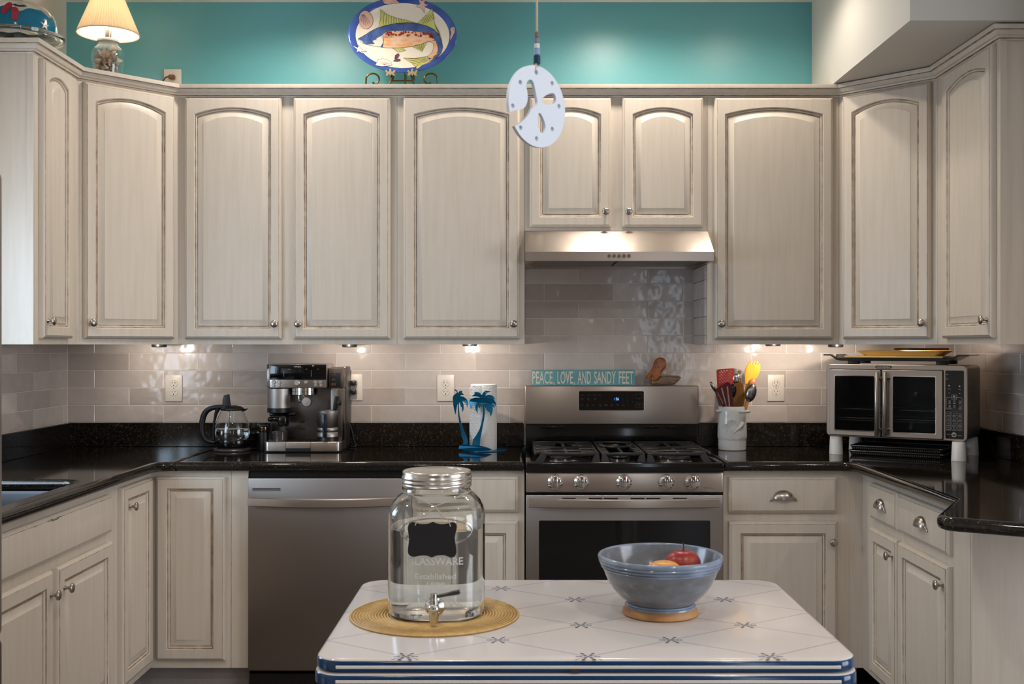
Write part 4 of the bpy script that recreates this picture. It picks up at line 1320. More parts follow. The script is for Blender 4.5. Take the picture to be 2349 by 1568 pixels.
# ------------------------------------------------------------------ sign and pelican on the range
t = thing('wooden_sign', 'turquoise block sign reading PEACE, LOVE, AND SANDY FEET', 'sign', (0.290, -0.052, 1.194))
sb = MB().box(0.0655, -0.068, 1.1943, 0.5165, -0.036, 1.2605, r=0.0015).build('board', SIGN, t)
words = [('PEACE,', 148, 392), ('LOVE,', 420, 612), ('AND', 640, 785), ('SANDY', 820, 1055), ('FEET', 1088, 1248)]
m = MB()
for s, a, b in words:
    x0 = (1190 + a / 4.751 - 1185) / 525.5
    x1 = (1190 + b / 4.751 - 1185) / 525.5
    comma = s.endswith(',')
    s2 = s.rstrip(',')
    xe = x1 - (0.0095 if comma else 0)
    m.mesh(fit_text(s2, xe - x0, 0.055, bold=0.012), Matrix.Translation(((x0 + xe) / 2, -0.0683, 1.2285)) @ FRONT)
    if comma:
        m.mesh(fit_text(',', 0.005, 0.014, bold=0.02), Matrix.Translation((x1 - 0.0035, -0.0683, 1.202)) @ FRONT)
m.build('lettering', LETTER, sb, smooth=0)

t = thing('wooden_pelican', 'carved wooden pelican with driftwood body, on top of the range backguard', 'figurine', (0.66, -0.055, 1.194))
hd = [(1380, 335), (1400, 285), (1440, 240), (1465, 190), (1475, 140), (1500, 105), (1545, 90), (1590, 105), (1612, 150), (1605, 200), (1570, 240), (1545, 270), (1555, 295), (1530, 330), (1490, 362), (1465, 372), (1442, 355), (1448, 290), (1420, 315)]
bd = [(1437, 345), (1445, 385), (1470, 396), (1600, 397), (1690, 392), (1745, 345), (1775, 305), (1720, 290), (1640, 289), (1560, 293), (1535, 320), (1500, 350)]


def pel(p):
    return [((1190 + x / 4.751 - 1185) / 525.5, 1.1945 + (397 - y) / 4.751 / 525.5) for x, y in p]


h = MB().mesh(plate([smooth_poly(pel(hd), 2)], 0.030, 0.010, 4), Matrix.Translation((0, -0.055, 0)) @ FRONT).build('head', WOODP, t, smooth=60)
MB().ball(((1190 + 1518 / 4.751 - 1185) / 525.5, -0.0708, 1.1945 + (397 - 196) / 4.751 / 525.5), 0.0022, 10, 6).build('eye', DARK, h)
m = MB().mesh(plate([smooth_poly(pel(bd), 1)], 0.034, 0.011, 3), Matrix.Translation((0, -0.055, 0)) @ FRONT)
m.build('body', DRIFT, t, smooth=40)

# ------------------------------------------------------------------ crock with utensils
CX, CY = 0.920, -0.165
t = thing('utensil_crock', 'white ceramic utensil crock with raised seashells, right of the range', 'crock', (CX, CY, CT))
m = MB()
m.lathe([(0.056, 0.0005), (0.0585, 0.003), (0.0590, 0.040), (0.0592, 0.046), (0.0615, 0.050), (0.062, 0.060), (0.061, 0.10), (0.0590, 0.125), (0.0575, 0.150), (0.0575, 0.183), (0.0555, 0.186), (0.0535, 0.183), (0.0535, 0.012), (0, 0.012)], 56)
m.build('pot', CERAM, t, local=True)


def on_crock(u, z, out=0.0):       # u: arc metres across the front
    a = u / 0.0605
    return Vector((math.sin(a) * (0.0608 + out), -math.cos(a) * (0.0608 + out), z))


def relief(pts, r, name='shell_relief'):
    return MB().tube([on_crock(u, z, -0.0005) for u, z in pts], r, 6)


m = MB()                            # scallop
for k in range(11):
    a = math.radians(20 + 14 * k)
    m.tube([on_crock(-0.012, 0.098, -0.002), on_crock(-0.012 + 0.026 * math.cos(a), 0.098 + 0.033 * math.sin(a), 0.0002)], [0.001, 0.0032], 6)
m.build('scallop_relief', CERAM, t, local=True, smooth=60)
m = MB()
m.tube([on_crock(-0.026 + 0.0024 * a * math.cos(2.2 * a), 0.078 + 0.0024 * a * math.sin(2.2 * a), -0.001) for a in [i * 0.2 for i in range(32)]], 0.003, 6)
m.build('spiral_relief', CERAM, t, local=True, smooth=60)
m = MB()
m.tube([on_crock(-0.006, 0.076), on_crock(0.012, 0.092), on_crock(0.026, 0.104), on_crock(0.038, 0.118)], [0.003, 0.006, 0.0095, 0.011], 10)
for k in range(3):
    m.tube([on_crock(0.022 + 0.006 * k, 0.112 + 0.005 * k, 0.004), on_crock(0.036 + 0.004 * k, 0.100 + 0.005 * k, 0.004)], 0.0022, 6)
m.build('conch_relief', CERAM, t, local=True, smooth=60)
m = MB()
for k in range(5):
    m.tube([on_crock(-0.036 + 0.03 * 0.1 * j + 0.006 * k, 0.050 + 0.0045 * k + 0.003 * math.sin(j * 0.8 + k), -0.0006) for j in range(20)], 0.0022, 6)
m.build('wave_relief', CERAM, t, local=True, smooth=60)
m = MB()
m.tube([on_crock(0.010 + 0.017 * math.cos(a), 0.080 + 0.012 * math.sin(a)) for a in [2 * PI * i / 20 for i in range(21)]], 0.002, 6)
for k in range(6):
    m.tube([on_crock(-0.046 + 0.003 * k, 0.086), on_crock(-0.052 + 0.006 * k, 0.115 - abs(k - 2.5) * 0.003)], [0.001, 0.0028], 6)
m.build('clam_relief', CERAM, t, local=True, smooth=60)
for s in (1, -1):
    if s > 0:
        pts = [(0.018, -0.058, 0.166), (0.030, -0.066, 0.166), (0.052, -0.058, 0.166), (0.064, -0.040, 0.166), (0.0545, -0.020, 0.166)]
    else:
        pts = [(-0.050, -0.030, 0.166), (-0.064, -0.020, 0.166), (-0.064, 0.005, 0.166), (-0.054, 0.020, 0.166)]
    MB().tube(pts, [0.004] + [0.0065] * (len(pts) - 2) + [0.004], 10).build('lug_handle', CERAM, t, local=True, smooth=60)

UZ = 1 / (6.533 * 537)


def uz(x, y):          # traced utensil outline (crop pixels) -> crock-relative metres
    return ((1620 + x / 6.533 - 1185) / 537 - CX, 1.372 - (810 + y / 6.533 - 790) / 537 - CT)


def utensil(name, label, cat, polys, m_, y, tilt, handle, thick=0.003, bev=0.0, hr=0.004, hm=None, smooth_it=1):
    t = thing(name, label, cat, (CX, CY, CT + 0.02), 0, 'kitchen utensils in the crock')
    P = [[uz(*p) for p in q] for q in polys]
    P[0] = smooth_poly(P[0], smooth_it)
    zr = 0.187
    mm = MB().mesh(plate(P, thick, bev, 2), Matrix.Translation((CX, CY + y, CT)) @ FRONT)
    mm.v = [(a, b + tilt * (c - CT - zr), c) for a, b, c in mm.v]
    mm.build('blade', m_, t, smooth=50)
    (hx, hz), (bx, by, bz) = uz(*handle[0]), handle[1]
    MB().tube([(CX + hx, CY + y + tilt * (hz - zr), CT + hz), (CX + (hx + bx) / 2, CY + (y + by) / 2, CT + (hz + bz) / 2), (CX + bx, CY + by, CT + bz)], hr, 8).build('handle', hm or m_, t)
    return t


holes = []
for r in range(9):
    for c in range(5):
        x = 215 + c * 43 + (0 if r % 2 else 21) - r * 0.3
        y = 268 + r * 24 - c * 4
        if x < 392 and y < 455:
            holes.append(circ(x, y, 9.5, 8))
red = utensil('perforated_turner', 'bright red nylon turner with rows of round holes', 'utensil', [[(172, 500), (162, 270), (166, 252), (185, 240), (400, 224), (424, 228), (427, 250), (405, 500)]] + holes, RED, 0.012, 0.05, ((290, 500), (0.0, 0.012, 0.03)), 0.003, smooth_it=0)


def spoon(name, label, c, rx, rz, ang, m_, y, base, hm=None, depth=0.009, face=1, group='kitchen utensils in the crock'):
    t = thing(name, label, 'utensil', (CX, CY, CT + 0.02), 0, group)
    ux, uzz = uz(*c)
    M = Matrix.Translation((CX + ux, CY + y, CT + uzz)) @ Matrix.Rotation(ang, 4, 'Y')
    m = MB()
    L = []
    for sgn in (0, 1):
        for i in range(7):
            q = i / 6
            r = math.sin(PI / 2 * q)
            d = math.cos(PI / 2 * q) * depth * face + (0.0012 if sgn else 0)
            ring = [M @ Vector((rx * max(r, 1e-4) * math.cos(a), -d, rz * max(r, 1e-4) * math.sin(a))) for a in [2 * PI * k / 24 for k in range(24)]]
            L.append(ring)
    L = L[:7] + L[7:][::-1]
    m.loops(L, cap0=0, cap1=0)
    m.build('bowl', m_, t, smooth=60)
    s = M @ Vector((0, 0, -rz * 0.96))
    e = Vector((CX + base[0], CY + base[1], CT + base[2]))
    MB().tube([s, s.lerp(e, 0.5), e], [0.0042, 0.0038, 0.0036], 8).build('handle', hm or m_, t)
    return t


PEWTER = mat('pewter_metal', rgb(150, 148, 148), 0.26, 1.0)
spoon('slotted_spoon', 'dark edge-on metal spoon leaning out at the left of the crock', (92, 500), 0.0075, 0.026, math.radians(-29), PEWTER, -0.012, (0.0, 0.0, 0.03))
spoon('serving_spoon', 'bright stainless serving spoon behind the brown spatula', (472, 400), 0.0205, 0.030, math.radians(-8), CHROME, 0.022, (0.0, 0.01, 0.03), face=1)
utensil('slotted_spatula', 'dark red slotted nylon spatula in the front of the crock', 'utensil',
        [[(205, 790), (110, 560), (112, 530), (125, 515), (270, 425), (300, 424), (325, 445), (345, 500), (380, 790)], [(190, 515), (205, 505), (255, 680), (285, 790), (272, 790), (235, 690)], [(272, 490), (290, 475), (318, 680), (325, 780), (310, 780), (295, 690)], [(135, 580), (142, 572), (225, 740), (215, 742)]],
        DRED, -0.040, -0.06, ((300, 790), (0.01, -0.02, 0.03)), 0.003, smooth_it=0)
spoon('black_spoon', 'black nylon spoon beside the dark red spatula', (372, 560), 0.0165, 0.030, math.radians(8), BLACK, -0.024, (0.01, 0.0, 0.03))
utensil('brown_spatula', 'amber brown translucent spatula between the spoons', 'utensil', [[(385, 800), (392, 640), (372, 462), (385, 452), (500, 428), (525, 436), (545, 480), (560, 620), (530, 800)]], AMBER, -0.012, 0.0, ((450, 800), (0.012, 0.0, 0.03)), 0.004, 0.001, smooth_it=0)
utensil('bamboo_spork', 'honey coloured bamboo spork, tallest utensil in the crock', 'utensil',
        [[(600, 470), (598, 380), (605, 260), (625, 200), (660, 150), (705, 115), (722, 108), (705, 160), (716, 166), (740, 104), (770, 108), (745, 172), (760, 180), (782, 112), (812, 126), (785, 182), (800, 190), (824, 140), (842, 190), (832, 270), (800, 350), (740, 410), (690, 470)]], BAMBOO, 0.030, 0.05, ((640, 455), (0.012, 0.02, 0.03)), 0.006, 0.002, 0.006, smooth_it=0)
spoon('wooden_spoon', 'small tan wooden spoon in front of the bamboo spork', (690, 450), 0.0165, 0.022, math.radians(20), WOODT, 0.010, (0.01, 0.01, 0.03), depth=0.012)
spoon('metal_ladle', 'grey pewter ladle with round bowl at the front right', (640, 585), 0.0235, 0.040, math.radians(16), PEWTER, -0.032, (0.012, -0.01, 0.03), BAMBOO, depth=0.018)

# ------------------------------------------------------------------ toaster oven on risers
OA = -math.radians(33)
OL = (1.275, -0.335, CT)
t = thing('toaster_oven', 'stainless countertop toaster oven with French doors, raised on white cups', 'toaster oven', OL, OA)
OW, OD_ = 0.545, 0.27
z0, z1 = 0.0745, 0.3690
BACKC = mat('grey_oven_casing', rgb(138, 132, 128), 0.35, 0.8)
bmx = MB()
outer = rrect(0, z0, OW, z1, 0.018, 5)
cav = rrect(0.022, z0 + 0.014, 0.452, z1 - 0.028, 0.004, 2)
m = MB().mesh(plate([outer, cav[::-1]], 0.014, 0.004, 2), Matrix.Translation((0, 0.0, 0)) @ FRONT)
m.build('front_bezel', STEEL, t, local=True)
o2 = rrect(0.004, z0 + 0.003, OW - 0.004, z1 - 0.003, 0.016, 5)
m = MB().loops([[(x, y, z) for x, z in o2] for y in (0.006, OD_)], cap1=0)
m.build('casing', BACKC, t, local=True)
m = MB().loops([[(x, y, z) for x, z in rrect(0.022, z0 + 0.014, 0.452, z1 - 0.028, 0.004, 2)] for y in (0.0, 0.24)], cap1=0)
m.build('cavity', INNER, t, local=True, smooth=0)
m = MB()
for k in range(4):
    for j in range(6):
        m.ball((0.0235, 0.03 + k * 0.05, z0 + 0.04 + j * 0.04), 0.003, 8, 5)
m.build('rack_bosses', BACKC, t, local=True)
for nm, zz, yy in (('wire_rack', 0.186, 0.03), ('baking_tray', 0.150, 0.02)):
    m = MB()
    m.tube([(0.026, yy, zz), (0.448, yy, zz)], 0.0025, 8).tube([(0.026, 0.22, zz), (0.448, 0.22, zz)], 0.0025, 8)
    if nm == 'wire_rack':
        for k in range(22):
            x = 0.034 + k * 0.0192
            m.tube([(x, yy, zz + 0.002), (x, 0.22, zz + 0.002)], 0.0012, 6)
    else:
        m.box(0.026, yy, zz - 0.010, 0.448, 0.225, zz - 0.008)
    m.build(nm, NICKEL, t, local=True)
for nm, xa, xb, gx0, gx1, hx in (('left', 0.0165, 0.2215, 0.040, 0.197, 0.2115), ('right', 0.2265, 0.4555, 0.270, 0.430, 0.2435)):
    d = MB().mesh(plate([rrect(xa, z0 + 0.0075, xb, z1 - 0.022, 0.004, 2), rrect(gx0, z0 + 0.028, gx1, z1 - 0.047, 0.004, 2)[::-1]], 0.012, 0.0015, 2), Matrix.Translation((0, -0.0135, 0)) @ FRONT).build('door', STEEL, t, local=True)
    MB().box(gx0 - 0.002, -0.015, z0 + 0.026, gx1 + 0.002, -0.012, z1 - 0.045).build('glass', OVENGL, d, local=True, smooth=0)
    m = MB().mesh(plate([rrect(gx0 - 0.004, z0 + 0.024, gx1 + 0.004, z1 - 0.043, 0.005, 3), rrect(gx0, z0 + 0.028, gx1, z1 - 0.047, 0.004, 3)[::-1]], 0.003), Matrix.Translation((0, -0.0195, 0)) @ FRONT)
    m.build('glass_trim', CHROME, d, local=True, smooth=0)
    m = MB().lathe([(0.0078, z0 + 0.012), (0.0085, z0 + 0.013), (0.0085, z1 - 0.031), (0.0078, z1 - 0.030)], 20, 0, Matrix.Translation((hx, -0.042, 0)))
    for zz in (z0 + 0.036, z1 - 0.055):
        m.tube([(hx, -0.042, zz), (hx + 0.008, -0.030, zz), (hx + 0.010, -0.018, zz)], [0.006, 0.0075, 0.0075], 12)
    m.build('handle', NICKEL, d, local=True)
MB().mesh(plate([rrect(0.0135, z0 + 0.0045, 0.4585, z1 - 0.019, 0.004, 2), rrect(0.030, z0 + 0.018, 0.440, z1 - 0.036, 0.004, 2)[::-1]], 0.0012), Matrix.Translation((0, -0.0078, 0)) @ FRONT).build('door_gap', DARK, t, local=True, smooth=0)  # dark sheet that paints the shadow line around the doors
cpn = MB().mesh(plate([rrect(0.4645, z0 + 0.010, 0.5325, z1 - 0.021, 0.004, 3)], 0.003, 0.0006, 1), Matrix.Translation((0, -0.0075, 0)) @ FRONT).build('control_panel', SCREEN, t, local=True, smooth=0)


def qx(x):
    return 0.4645 + (x - 618) / (900 - 618) * 0.068


def qz(y):
    return z1 - 0.021 - (y - 345) / (1405 - 345) * (z1 - z0 - 0.031)


def ring(poly, wd):
    c = (sum(p[0] for p in poly) / len(poly), sum(p[1] for p in poly) / len(poly))
    sx = max(p[0] for p in poly) - c[0]
    sz = max(p[1] for p in poly) - c[1]
    return [poly, [(c[0] + (p[0] - c[0]) * (1 - wd / sx), c[1] + (p[1] - c[1]) * (1 - wd / sz)) for p in poly][::-1]]


m = MB()
PM = Matrix.Translation((0, -0.0095, 0)) @ FRONT
for (y, n_) in ((1015, 3), (1090, 3), (1167, 3), (1240, 3)):
    for x in (667, 750, 838):
        m.mesh(plate(ring(rrect(qx(x) - 0.0082, qz(y) - 0.0085, qx(x) + 0.0082, qz(y) + 0.0085, 0.002, 3), 0.0005), 0.0003), PM)
        m.mesh(plate(ring(circ(qx(x), qz(y) + 0.001, 0.004 + 0.001 * (x % 2), 10, 0.0028), 0.0006), 0.0003), PM)
        m.box(qx(x) - 0.005, -0.0097, qz(y) - 0.0058, qx(x) + 0.005, -0.0093, qz(y) - 0.0050)
m.mesh(plate(ring(rrect(qx(635), qz(955), qx(872), qz(760), 0.004, 3), 0.0006), 0.0003), PM)
m.mesh(plate(ring(rrect(qx(712), qz(790), qx(792), qz(718), 0.002, 3), 0.0006), 0.0003), PM)
for x, y in ((684, 822), (756, 822), (684, 895), (756, 895), (838, 830), (838, 905)):
    m.mesh(plate(ring(circ(qx(x), qz(y), 0.0036, 8, 0.0042), 0.001), 0.0003), PM)
    m.box(qx(x) - 0.005, -0.0097, qz(y + 32), qx(x) + 0.005, -0.0093, qz(y + 27))
for a in range(4):
    A = a * PI / 2 + 0.4
    m.mesh(plate([circ(qx(752) + 0.0028 * math.cos(A), qz(745) + 0.0028 * math.sin(A), 0.0018, 8)], 0.0003), PM)
for x, y in ((676, 580), (834, 586)):
    m.mesh(plate([[(qx(x) - 0.0036, qz(y)), (qx(x), qz(y) - 0.0036), (qx(x) + 0.0036, qz(y)), (qx(x), qz(y) + 0.0036)]], 0.0003), PM)
for s, x, y in (('TEMP', 676, 632), ('TIME', 834, 636), ('LIGHT', 665, 1335), ('START', 838, 1350), ('CONVECT', 684, 932), ('FAN', 752, 780)):
    m.mesh(text(s, 0.0032, 0.0001), Matrix.Translation((qx(x), -0.0095, qz(y))) @ FRONT)
for x, y in ((676, 693), (834, 698), (648, 406), (648, 476)):
    m.box(qx(x) - 0.003, -0.0097, qz(y) - 0.0008, qx(x) + 0.003, -0.0093, qz(y) + 0.0008)
m.mesh(plate(ring(circ(qx(750), qz(1340), 0.0088, 24), 0.0028), 0.0004), PM)
m.box(qx(750) - 0.0012, -0.0098, qz(1345), qx(750) + 0.0012, -0.0093, qz(1302))
m.build('control_icons', PRINT, cpn, local=True, smooth=0)['kind'] = 'stuff'
lg = MB().mesh(plate([rrect(0.198, z1 - 0.0155, 0.262, z1 - 0.0045, 0.0055, 5)], 0.002), Matrix.Translation((0, -0.0076, 0)) @ FRONT).build('badge', BLACKM, t, local=True, smooth=0)
MB().mesh(fit_text('GOURMIA', 0.055, 0.0062, bold=0.02), Matrix.Translation((0.230, -0.0090, z1 - 0.010)) @ FRONT).build('badge_lettering', PRINT, lg, local=True, smooth=0)
m = MB()
for r in range(14):
    for c in range(6):
        m.box(OW - 0.0042, 0.07 + c * 0.016, z0 + 0.05 + r * 0.014, OW - 0.0035, 0.076 + c * 0.016, z0 + 0.054 + r * 0.014)
vt = m.build('vent_holes', mat('dim_vent', rgb(118, 110, 104), 0.5), t, local=True, smooth=0)
for k, (x, y) in enumerate(((0.05, 0.03), (OW - 0.05, 0.03), (0.05, OD_ - 0.04), (OW - 0.05, OD_ - 0.04))):
    MB().lathe([(0.012, z0 - 0.0003), (0.012, z0 + 0.006)], 16, 0, Matrix.Translation((x, y, 0))).build('foot', BLACKM, t, local=True)
OM = MW[t.name]
cupv = [(0.0275, 0.0005), (0.0275, 0.004), (0.0245, 0.0715), (0.0230, 0.0738), (0, 0.0738)]
cup_me = MB().lathe(cupv, 32).make('riser_cup', [WHITEP], 40)
for k, (x, y) in enumerate(((0.035, 0.012), (OW - 0.034, 0.005), (0.05, OD_ - 0.03), (OW - 0.035, OD_ - 0.005))):
    p = OM @ Vector((x, y, 0))
    o = put('riser_cup', cup_me, None, (p.x, p.y, CT))
    tag(o, ('white tapered riser cup under the front left corner of the toaster oven', 'white tapered riser cup under the front right corner of the toaster oven', 'white tapered riser cup under the rear left corner of the toaster oven',
            'white tapered riser cup under the rear right corner of the toaster oven')[k], 'cup', 'riser cups under the toaster oven')
# trays beneath
for k, (zz, nm, lab) in enumerate(((0.0004, 'air_fry_tray', 'black perforated tray lying on the counter under the toaster oven'), (0.021, 'baking_pan', 'black shallow pan stacked on the perforated tray under the toaster oven'))):
    tt = thing(nm, lab, 'tray', (OL[0], OL[1], CT + zz), OA)
    ins = 0.004 * k
    m = MB()
    R = [[(x, y, z) for x, y in rrect(0.088 + i, 0.005 + i, 0.455 - i, 0.235 - i, 0.012, 3)] for i, z in ((0.010 + ins, 0.0), (0.006 + ins, 0.001), (ins, 0.017), (ins + 0.002, 0.017), (0.008 + ins, 0.003))]
    m.loops(R, cap0=0, cap1=0)
    m.build('pan', BLACKM, tt, local=True)
    MB().tube([(x, y, 0.0176) for x, y in rrect(0.088 + ins, 0.005 + ins, 0.455 - ins, 0.235 - ins, 0.012, 3)] + [(0.455 - ins, 0.017 + ins, 0.0176)], 0.0022, 8).build('rim_wire', NICKEL, tt, local=True)
    m = MB()
    for c in range(44):
        x = 0.102 + c * 0.0078
        m.box(x, 0.0025 + ins, 0.0065, x + 0.004, 0.0045 + ins, 0.0115)
    m.build('perforations', mat('mesh_grey_%s' % 'ab'[k], rgb(60, 58, 56), 0.4), tt, local=True, smooth=0)
# things on top of the oven
tt = thing('griddle_pan', 'black griddle pan with flat side handles on top of the toaster oven', 'pan', (OL[0], OL[1], CT + z1), OA)
prof = [(-0.02, 0.0385, 0.0345), (0.010, 0.0385, 0.0335), (0.035, 0.024, 0.016), (0.055, 0.024, 0.013), (0.455, 0.024, 0.013), (0.475, 0.024, 0.016), (0.505, 0.0385, 0.0335), (0.545, 0.0385, 0.0345)]
m = MB()
y0, y1 = 0.02, 0.235
m.loops([[(x, ya, b) for x, a, b in prof] + [(x, ya, a + 0.001) for x, a, b in prof[::-1]] for ya in (y0, y1)], cap0=0, cap1=0)
m.box(0.012, y0, 0.014, 0.5, y0 + 0.006, 0.034, r=0.002) if False else None
m.build('pan', BLACK, tt, local=True, smooth=0)
for x in (0.075, 0.420):
    for y in (0.035, 0.20):
        MB().box(x, y, 0.0004, x + 0.045, y + 0.025, 0.014, r=0.002).build('foot', BLACKM, tt, local=True)
tt = thing('yellow_board', 'flat honey yellow board lying in the black griddle pan', 'board', (OL[0], OL[1], CT + z1 + 0.0255), OA)
MB().box(0.062, 0.03, 0.0, 0.448, 0.22, 0.0085, r=0.003).build('board', YELLOW, tt, local=True)
tt = thing('yellow_platter', 'flared yellow wooden platter stacked on the flat board above the oven', 'platter', (OL[0], OL[1], CT + z1 + 0.0345), OA)
R = [[(0.28 + x * q, 0.125 + y * q2, z) for x, y in rrect(-0.175, -0.085, 0.175, 0.085, 0.02, 4)] for q, q2, z in ((0.80, 0.8, 0), (0.82, 0.82, 0.0), (1.0, 1.0, 0.0195), (0.985, 0.98, 0.0205), (0.8, 0.8, 0.006))]
MB().loops(R, cap0=0, cap1=0).build('platter', YELLOW, tt, local=True)
tt = thing('wooden_paddle', 'brown wooden paddle with dark handle lying on the yellow platter', 'utensil', (OL[0], OL[1], CT + z1 + 0.055), OA)
MB().mesh(plate([smooth_poly([(0.24, 0.10), (0.30, 0.08), (0.36, 0.105), (0.445, 0.108), (0.455, 0.118), (0.445, 0.128), (0.36, 0.132), (0.30, 0.155), (0.24, 0.14)], 2)], 0.009, 0.003), Matrix.Translation((0, 0, 0.006))).build('paddle', WOODD, tt, local=True)

# ------------------------------------------------------------------ on top of the wall cabinets
LT = 2.413
LP = (-1.675, -0.345, LT)
t = thing('table_lamp', 'lit table lamp with pleated gold shade and clear base full of seashells', 'lamp', LP)
go = [(0.036, 0.0005), (0.044, 0.003), (0.050, 0.03), (0.060, 0.07), (0.0665, 0.105), (0.0660, 0.125), (0.058, 0.143), (0.044, 0.153), (0.040, 0.160), (0.041, 0.168)]
go = [(r, z * 1.18 if z > 0.004 else z) for r, z in go]
gi = [(r - 0.0025, max(z, 0.004)) for r, z in go][::-1]
g = MB().lathe(go + gi, 40)
g.build('glass_jar', GLASS, t, local=True)
MB().lathe([(0.043, 0.1987), (0.043, 0.206), (0.030, 0.211), (0.012, 0.214), (0.010, 0.22)], 32).build('cap', WHITEP, t, local=True)
MB().lathe([(0.012, 0.218), (0.014, 0.228), (0.016, 0.245), (0.012, 0.252), (0, 0.252)], 20).build('socket', NICKEL, t, local=True)
random.seed(12)
placed = []
tries = 0
while len(placed) < 78 and tries < 30000:
    tries += 1
    z = random.uniform(0.018, 0.160)
    rmax = 0.043 + (z / 0.125) * 0.021 if z < 0.125 else 0.064 - (z - 0.125) * 0.45
    s = random.uniform(0.013, 0.021)
    a = random.uniform(0, 2 * PI)
    r = math.sqrt(random.random()) * max(rmax - s, 0.002)
    p = Vector((r * math.cos(a), r * math.sin(a), z))
    if all((p - q).length > 0.46 * (s + u) for q, u in placed):
        placed.append((p, s))
for i, (p, s) in enumerate(placed):
    R = Matrix.Rotation(random.uniform(0, 6), 4, random.choice('XYZ')) @ Matrix.Rotation(random.uniform(0, 6), 4, 'Y')
    m = MB()
    if i % 3 == 0:       # whelk
        m.tube([p + R @ Vector((0.55 * s * (1 - k / 22) * math.cos(k * 0.75), 0.55 * s * (1 - k / 22) * math.sin(k * 0.75), (k / 22 - 0.5) * 1.9 * s)) for k in range(23)], [0.42 * s * (1 - k / 25) for k in range(23)], 6)
    else:                # ribbed half shell
        L = []
        for j in range(6):
            q = j / 5
            L.append([p + R @ Vector((math.cos(b) * s * q * (1 + 0.06 * math.cos(9 * b)), math.sin(b) * s * q * (1 + 0.06 * math.cos(9 * b)), 0.45 * s * (1 - q * q) + 0.001)) for b in [2 * PI * k / 18 for k in range(18)]])
        m.loops(L[::-1], cap0=0, cap1=0)
    o = m.build('seashell', (SHELL1, SHELL2, SHELL2, SHELL1, SHELL3)[i % 5] if p.z > 0.03 else (SHELL3, SHELL1)[i % 2], None, local=True, smooth=60)
    o.location = LP
    mn = o.data.materials[0].name.split('_')[0]
    tag(o, f"{mn} {'spiral' if i % 3 == 0 else 'ribbed'} seashell in the {('bottom', 'lower middle', 'upper middle', 'top')[min(3, int(p.z / 0.04))]} layer of the lamp base, {('right', 'rear right', 'rear', 'rear left', 'left', 'front left', 'front', 'front right')[round(math.atan2(p.y, p.x) / (PI / 4)) % 8]}", 'seashell', 'seashells in the lamp base')
m = MB()
N = 132
R0, R1, h0, h1 = 0.122, 0.047, 0.231, 0.415
L = []
for r, z in ((R0, h0), (R0 * 0.5 + R1 * 0.5, (h0 + h1) / 2), (R1, h1)):
    L.append([((r + (0.0022 if i % 2 else -0.0022)) * math.cos(2 * PI * i / N), (r + (0.0022 if i % 2 else -0.0022)) * math.sin(2 * PI * i / N), z) for i in range(N)])
m.loops(L)
sh = m.build('shade', SHADE, t, local=True, smooth=0)
L = [[((r - 0.003) * math.cos(2 * PI * i / 60), (r - 0.003) * math.sin(2 * PI * i / 60), z) for i in range(60)] for r, z in ((R0, h0 + 0.001), (R1, h1 - 0.001))]
MB().loops(L).build('shade_lining', SHADEIN, sh, local=True)
MB().tube([(R0 * math.cos(a), R0 * math.sin(a), h0) for a in [2 * PI * i / 60 for i in range(61)]], 0.0022, 6).build('shade_rim', SHADE, sh, local=True)
m = MB().ball((0, 0, 0.285), 0.026, 20, 12, 0, (1, 1, 1.25))
bl = m.build('bulb', BULB, t, local=True)
lamp('lamp_light', 'POINT', (LP[0], LP[1], LP[2] + 0.330), (0, 0, 0), 10, (1, 0.95, 0.87), shadow_soft_size=0.02)

# cake stand
C = (-1.825, -0.815, 2.413)
t = thing('cake_stand', 'glass cake stand with domed cover painted teal, flip-flops and starfish on it', 'cake stand', C)
MB().lathe([(0.070, 0.0005), (0.072, 0.004), (0.050, 0.012), (0.022, 0.022), (0.016, 0.04), (0.022, 0.058), (0.06, 0.068), (0.154, 0.078), (0.157, 0.090), (0.154, 0.091), (0.14, 0.083), (0, 0.083)], 64).build('stand', GLASS, t, local=True)
m = MB()
for i in range(90):
    a = 2 * PI * i / 90
    m.tube([(0.135 * math.cos(a), 0.135 * math.sin(a), 0.0835), (0.152 * math.cos(a), 0.152 * math.sin(a), 0.0915)], 0.0016, 4)
m.build('ribbed_edge', GLASS, t, local=True)
dome_o = [(0.129, 0.0845), (0.130, 0.105), (0.127, 0.145), (0.117, 0.170), (0.098, 0.190), (0.07, 0.203), (0.035, 0.209), (0.012, 0.211)]
dome = dome_o + [(r - 0.003, z - 0.0015) for r, z in dome_o[::-1]]
dm = MB().lathe(dome, 64)
dm.f, dm.m = dm.f[:-2], dm.m[:-2]
dm.loops
dome_ob = dm.build('dome', GLASS, t, local=True)
MB().lathe([(0.010, 0.209), (0.009, 0.218), (0.016, 0.226), (0.020, 0.236), (0.017, 0.246), (0.008, 0.251), (0, 0.252)], 28).build('knob', GLASS, dome_ob, local=True)


def dome_r(z):
    for (r0, a), (r1, b) in zip(dome_o, dome_o[1:]):
        if a <= z <= b:
            return r0 + (r1 - r0) * (z - a) / (b - a)
    return 0.13


m = MB()
N = 96
L = []
for k in range(9):
    ring_ = []
    for i in range(N):
        a = 2 * PI * i / N
        top = 0.160 + 0.009 * math.sin(7 * a) + 0.004 * math.sin(13 * a + 1)
        z = 0.088 + (top - 0.088) * k / 8
        r = dome_r(z) + 0.0008
        ring_.append((r * math.cos(a), r * math.sin(a), z))
    L.append(ring_)
m.loops(L)
m.build('painted_sea', TEALGL, dome_ob, local=True, smooth=60)


def on_dome(a, z, u, v, off):           # a: angle of the motif centre
    zz = z + v
    r = dome_r(zz) + off
    b = a + u / 0.125
    return (r * math.cos(b), r * math.sin(b), zz)


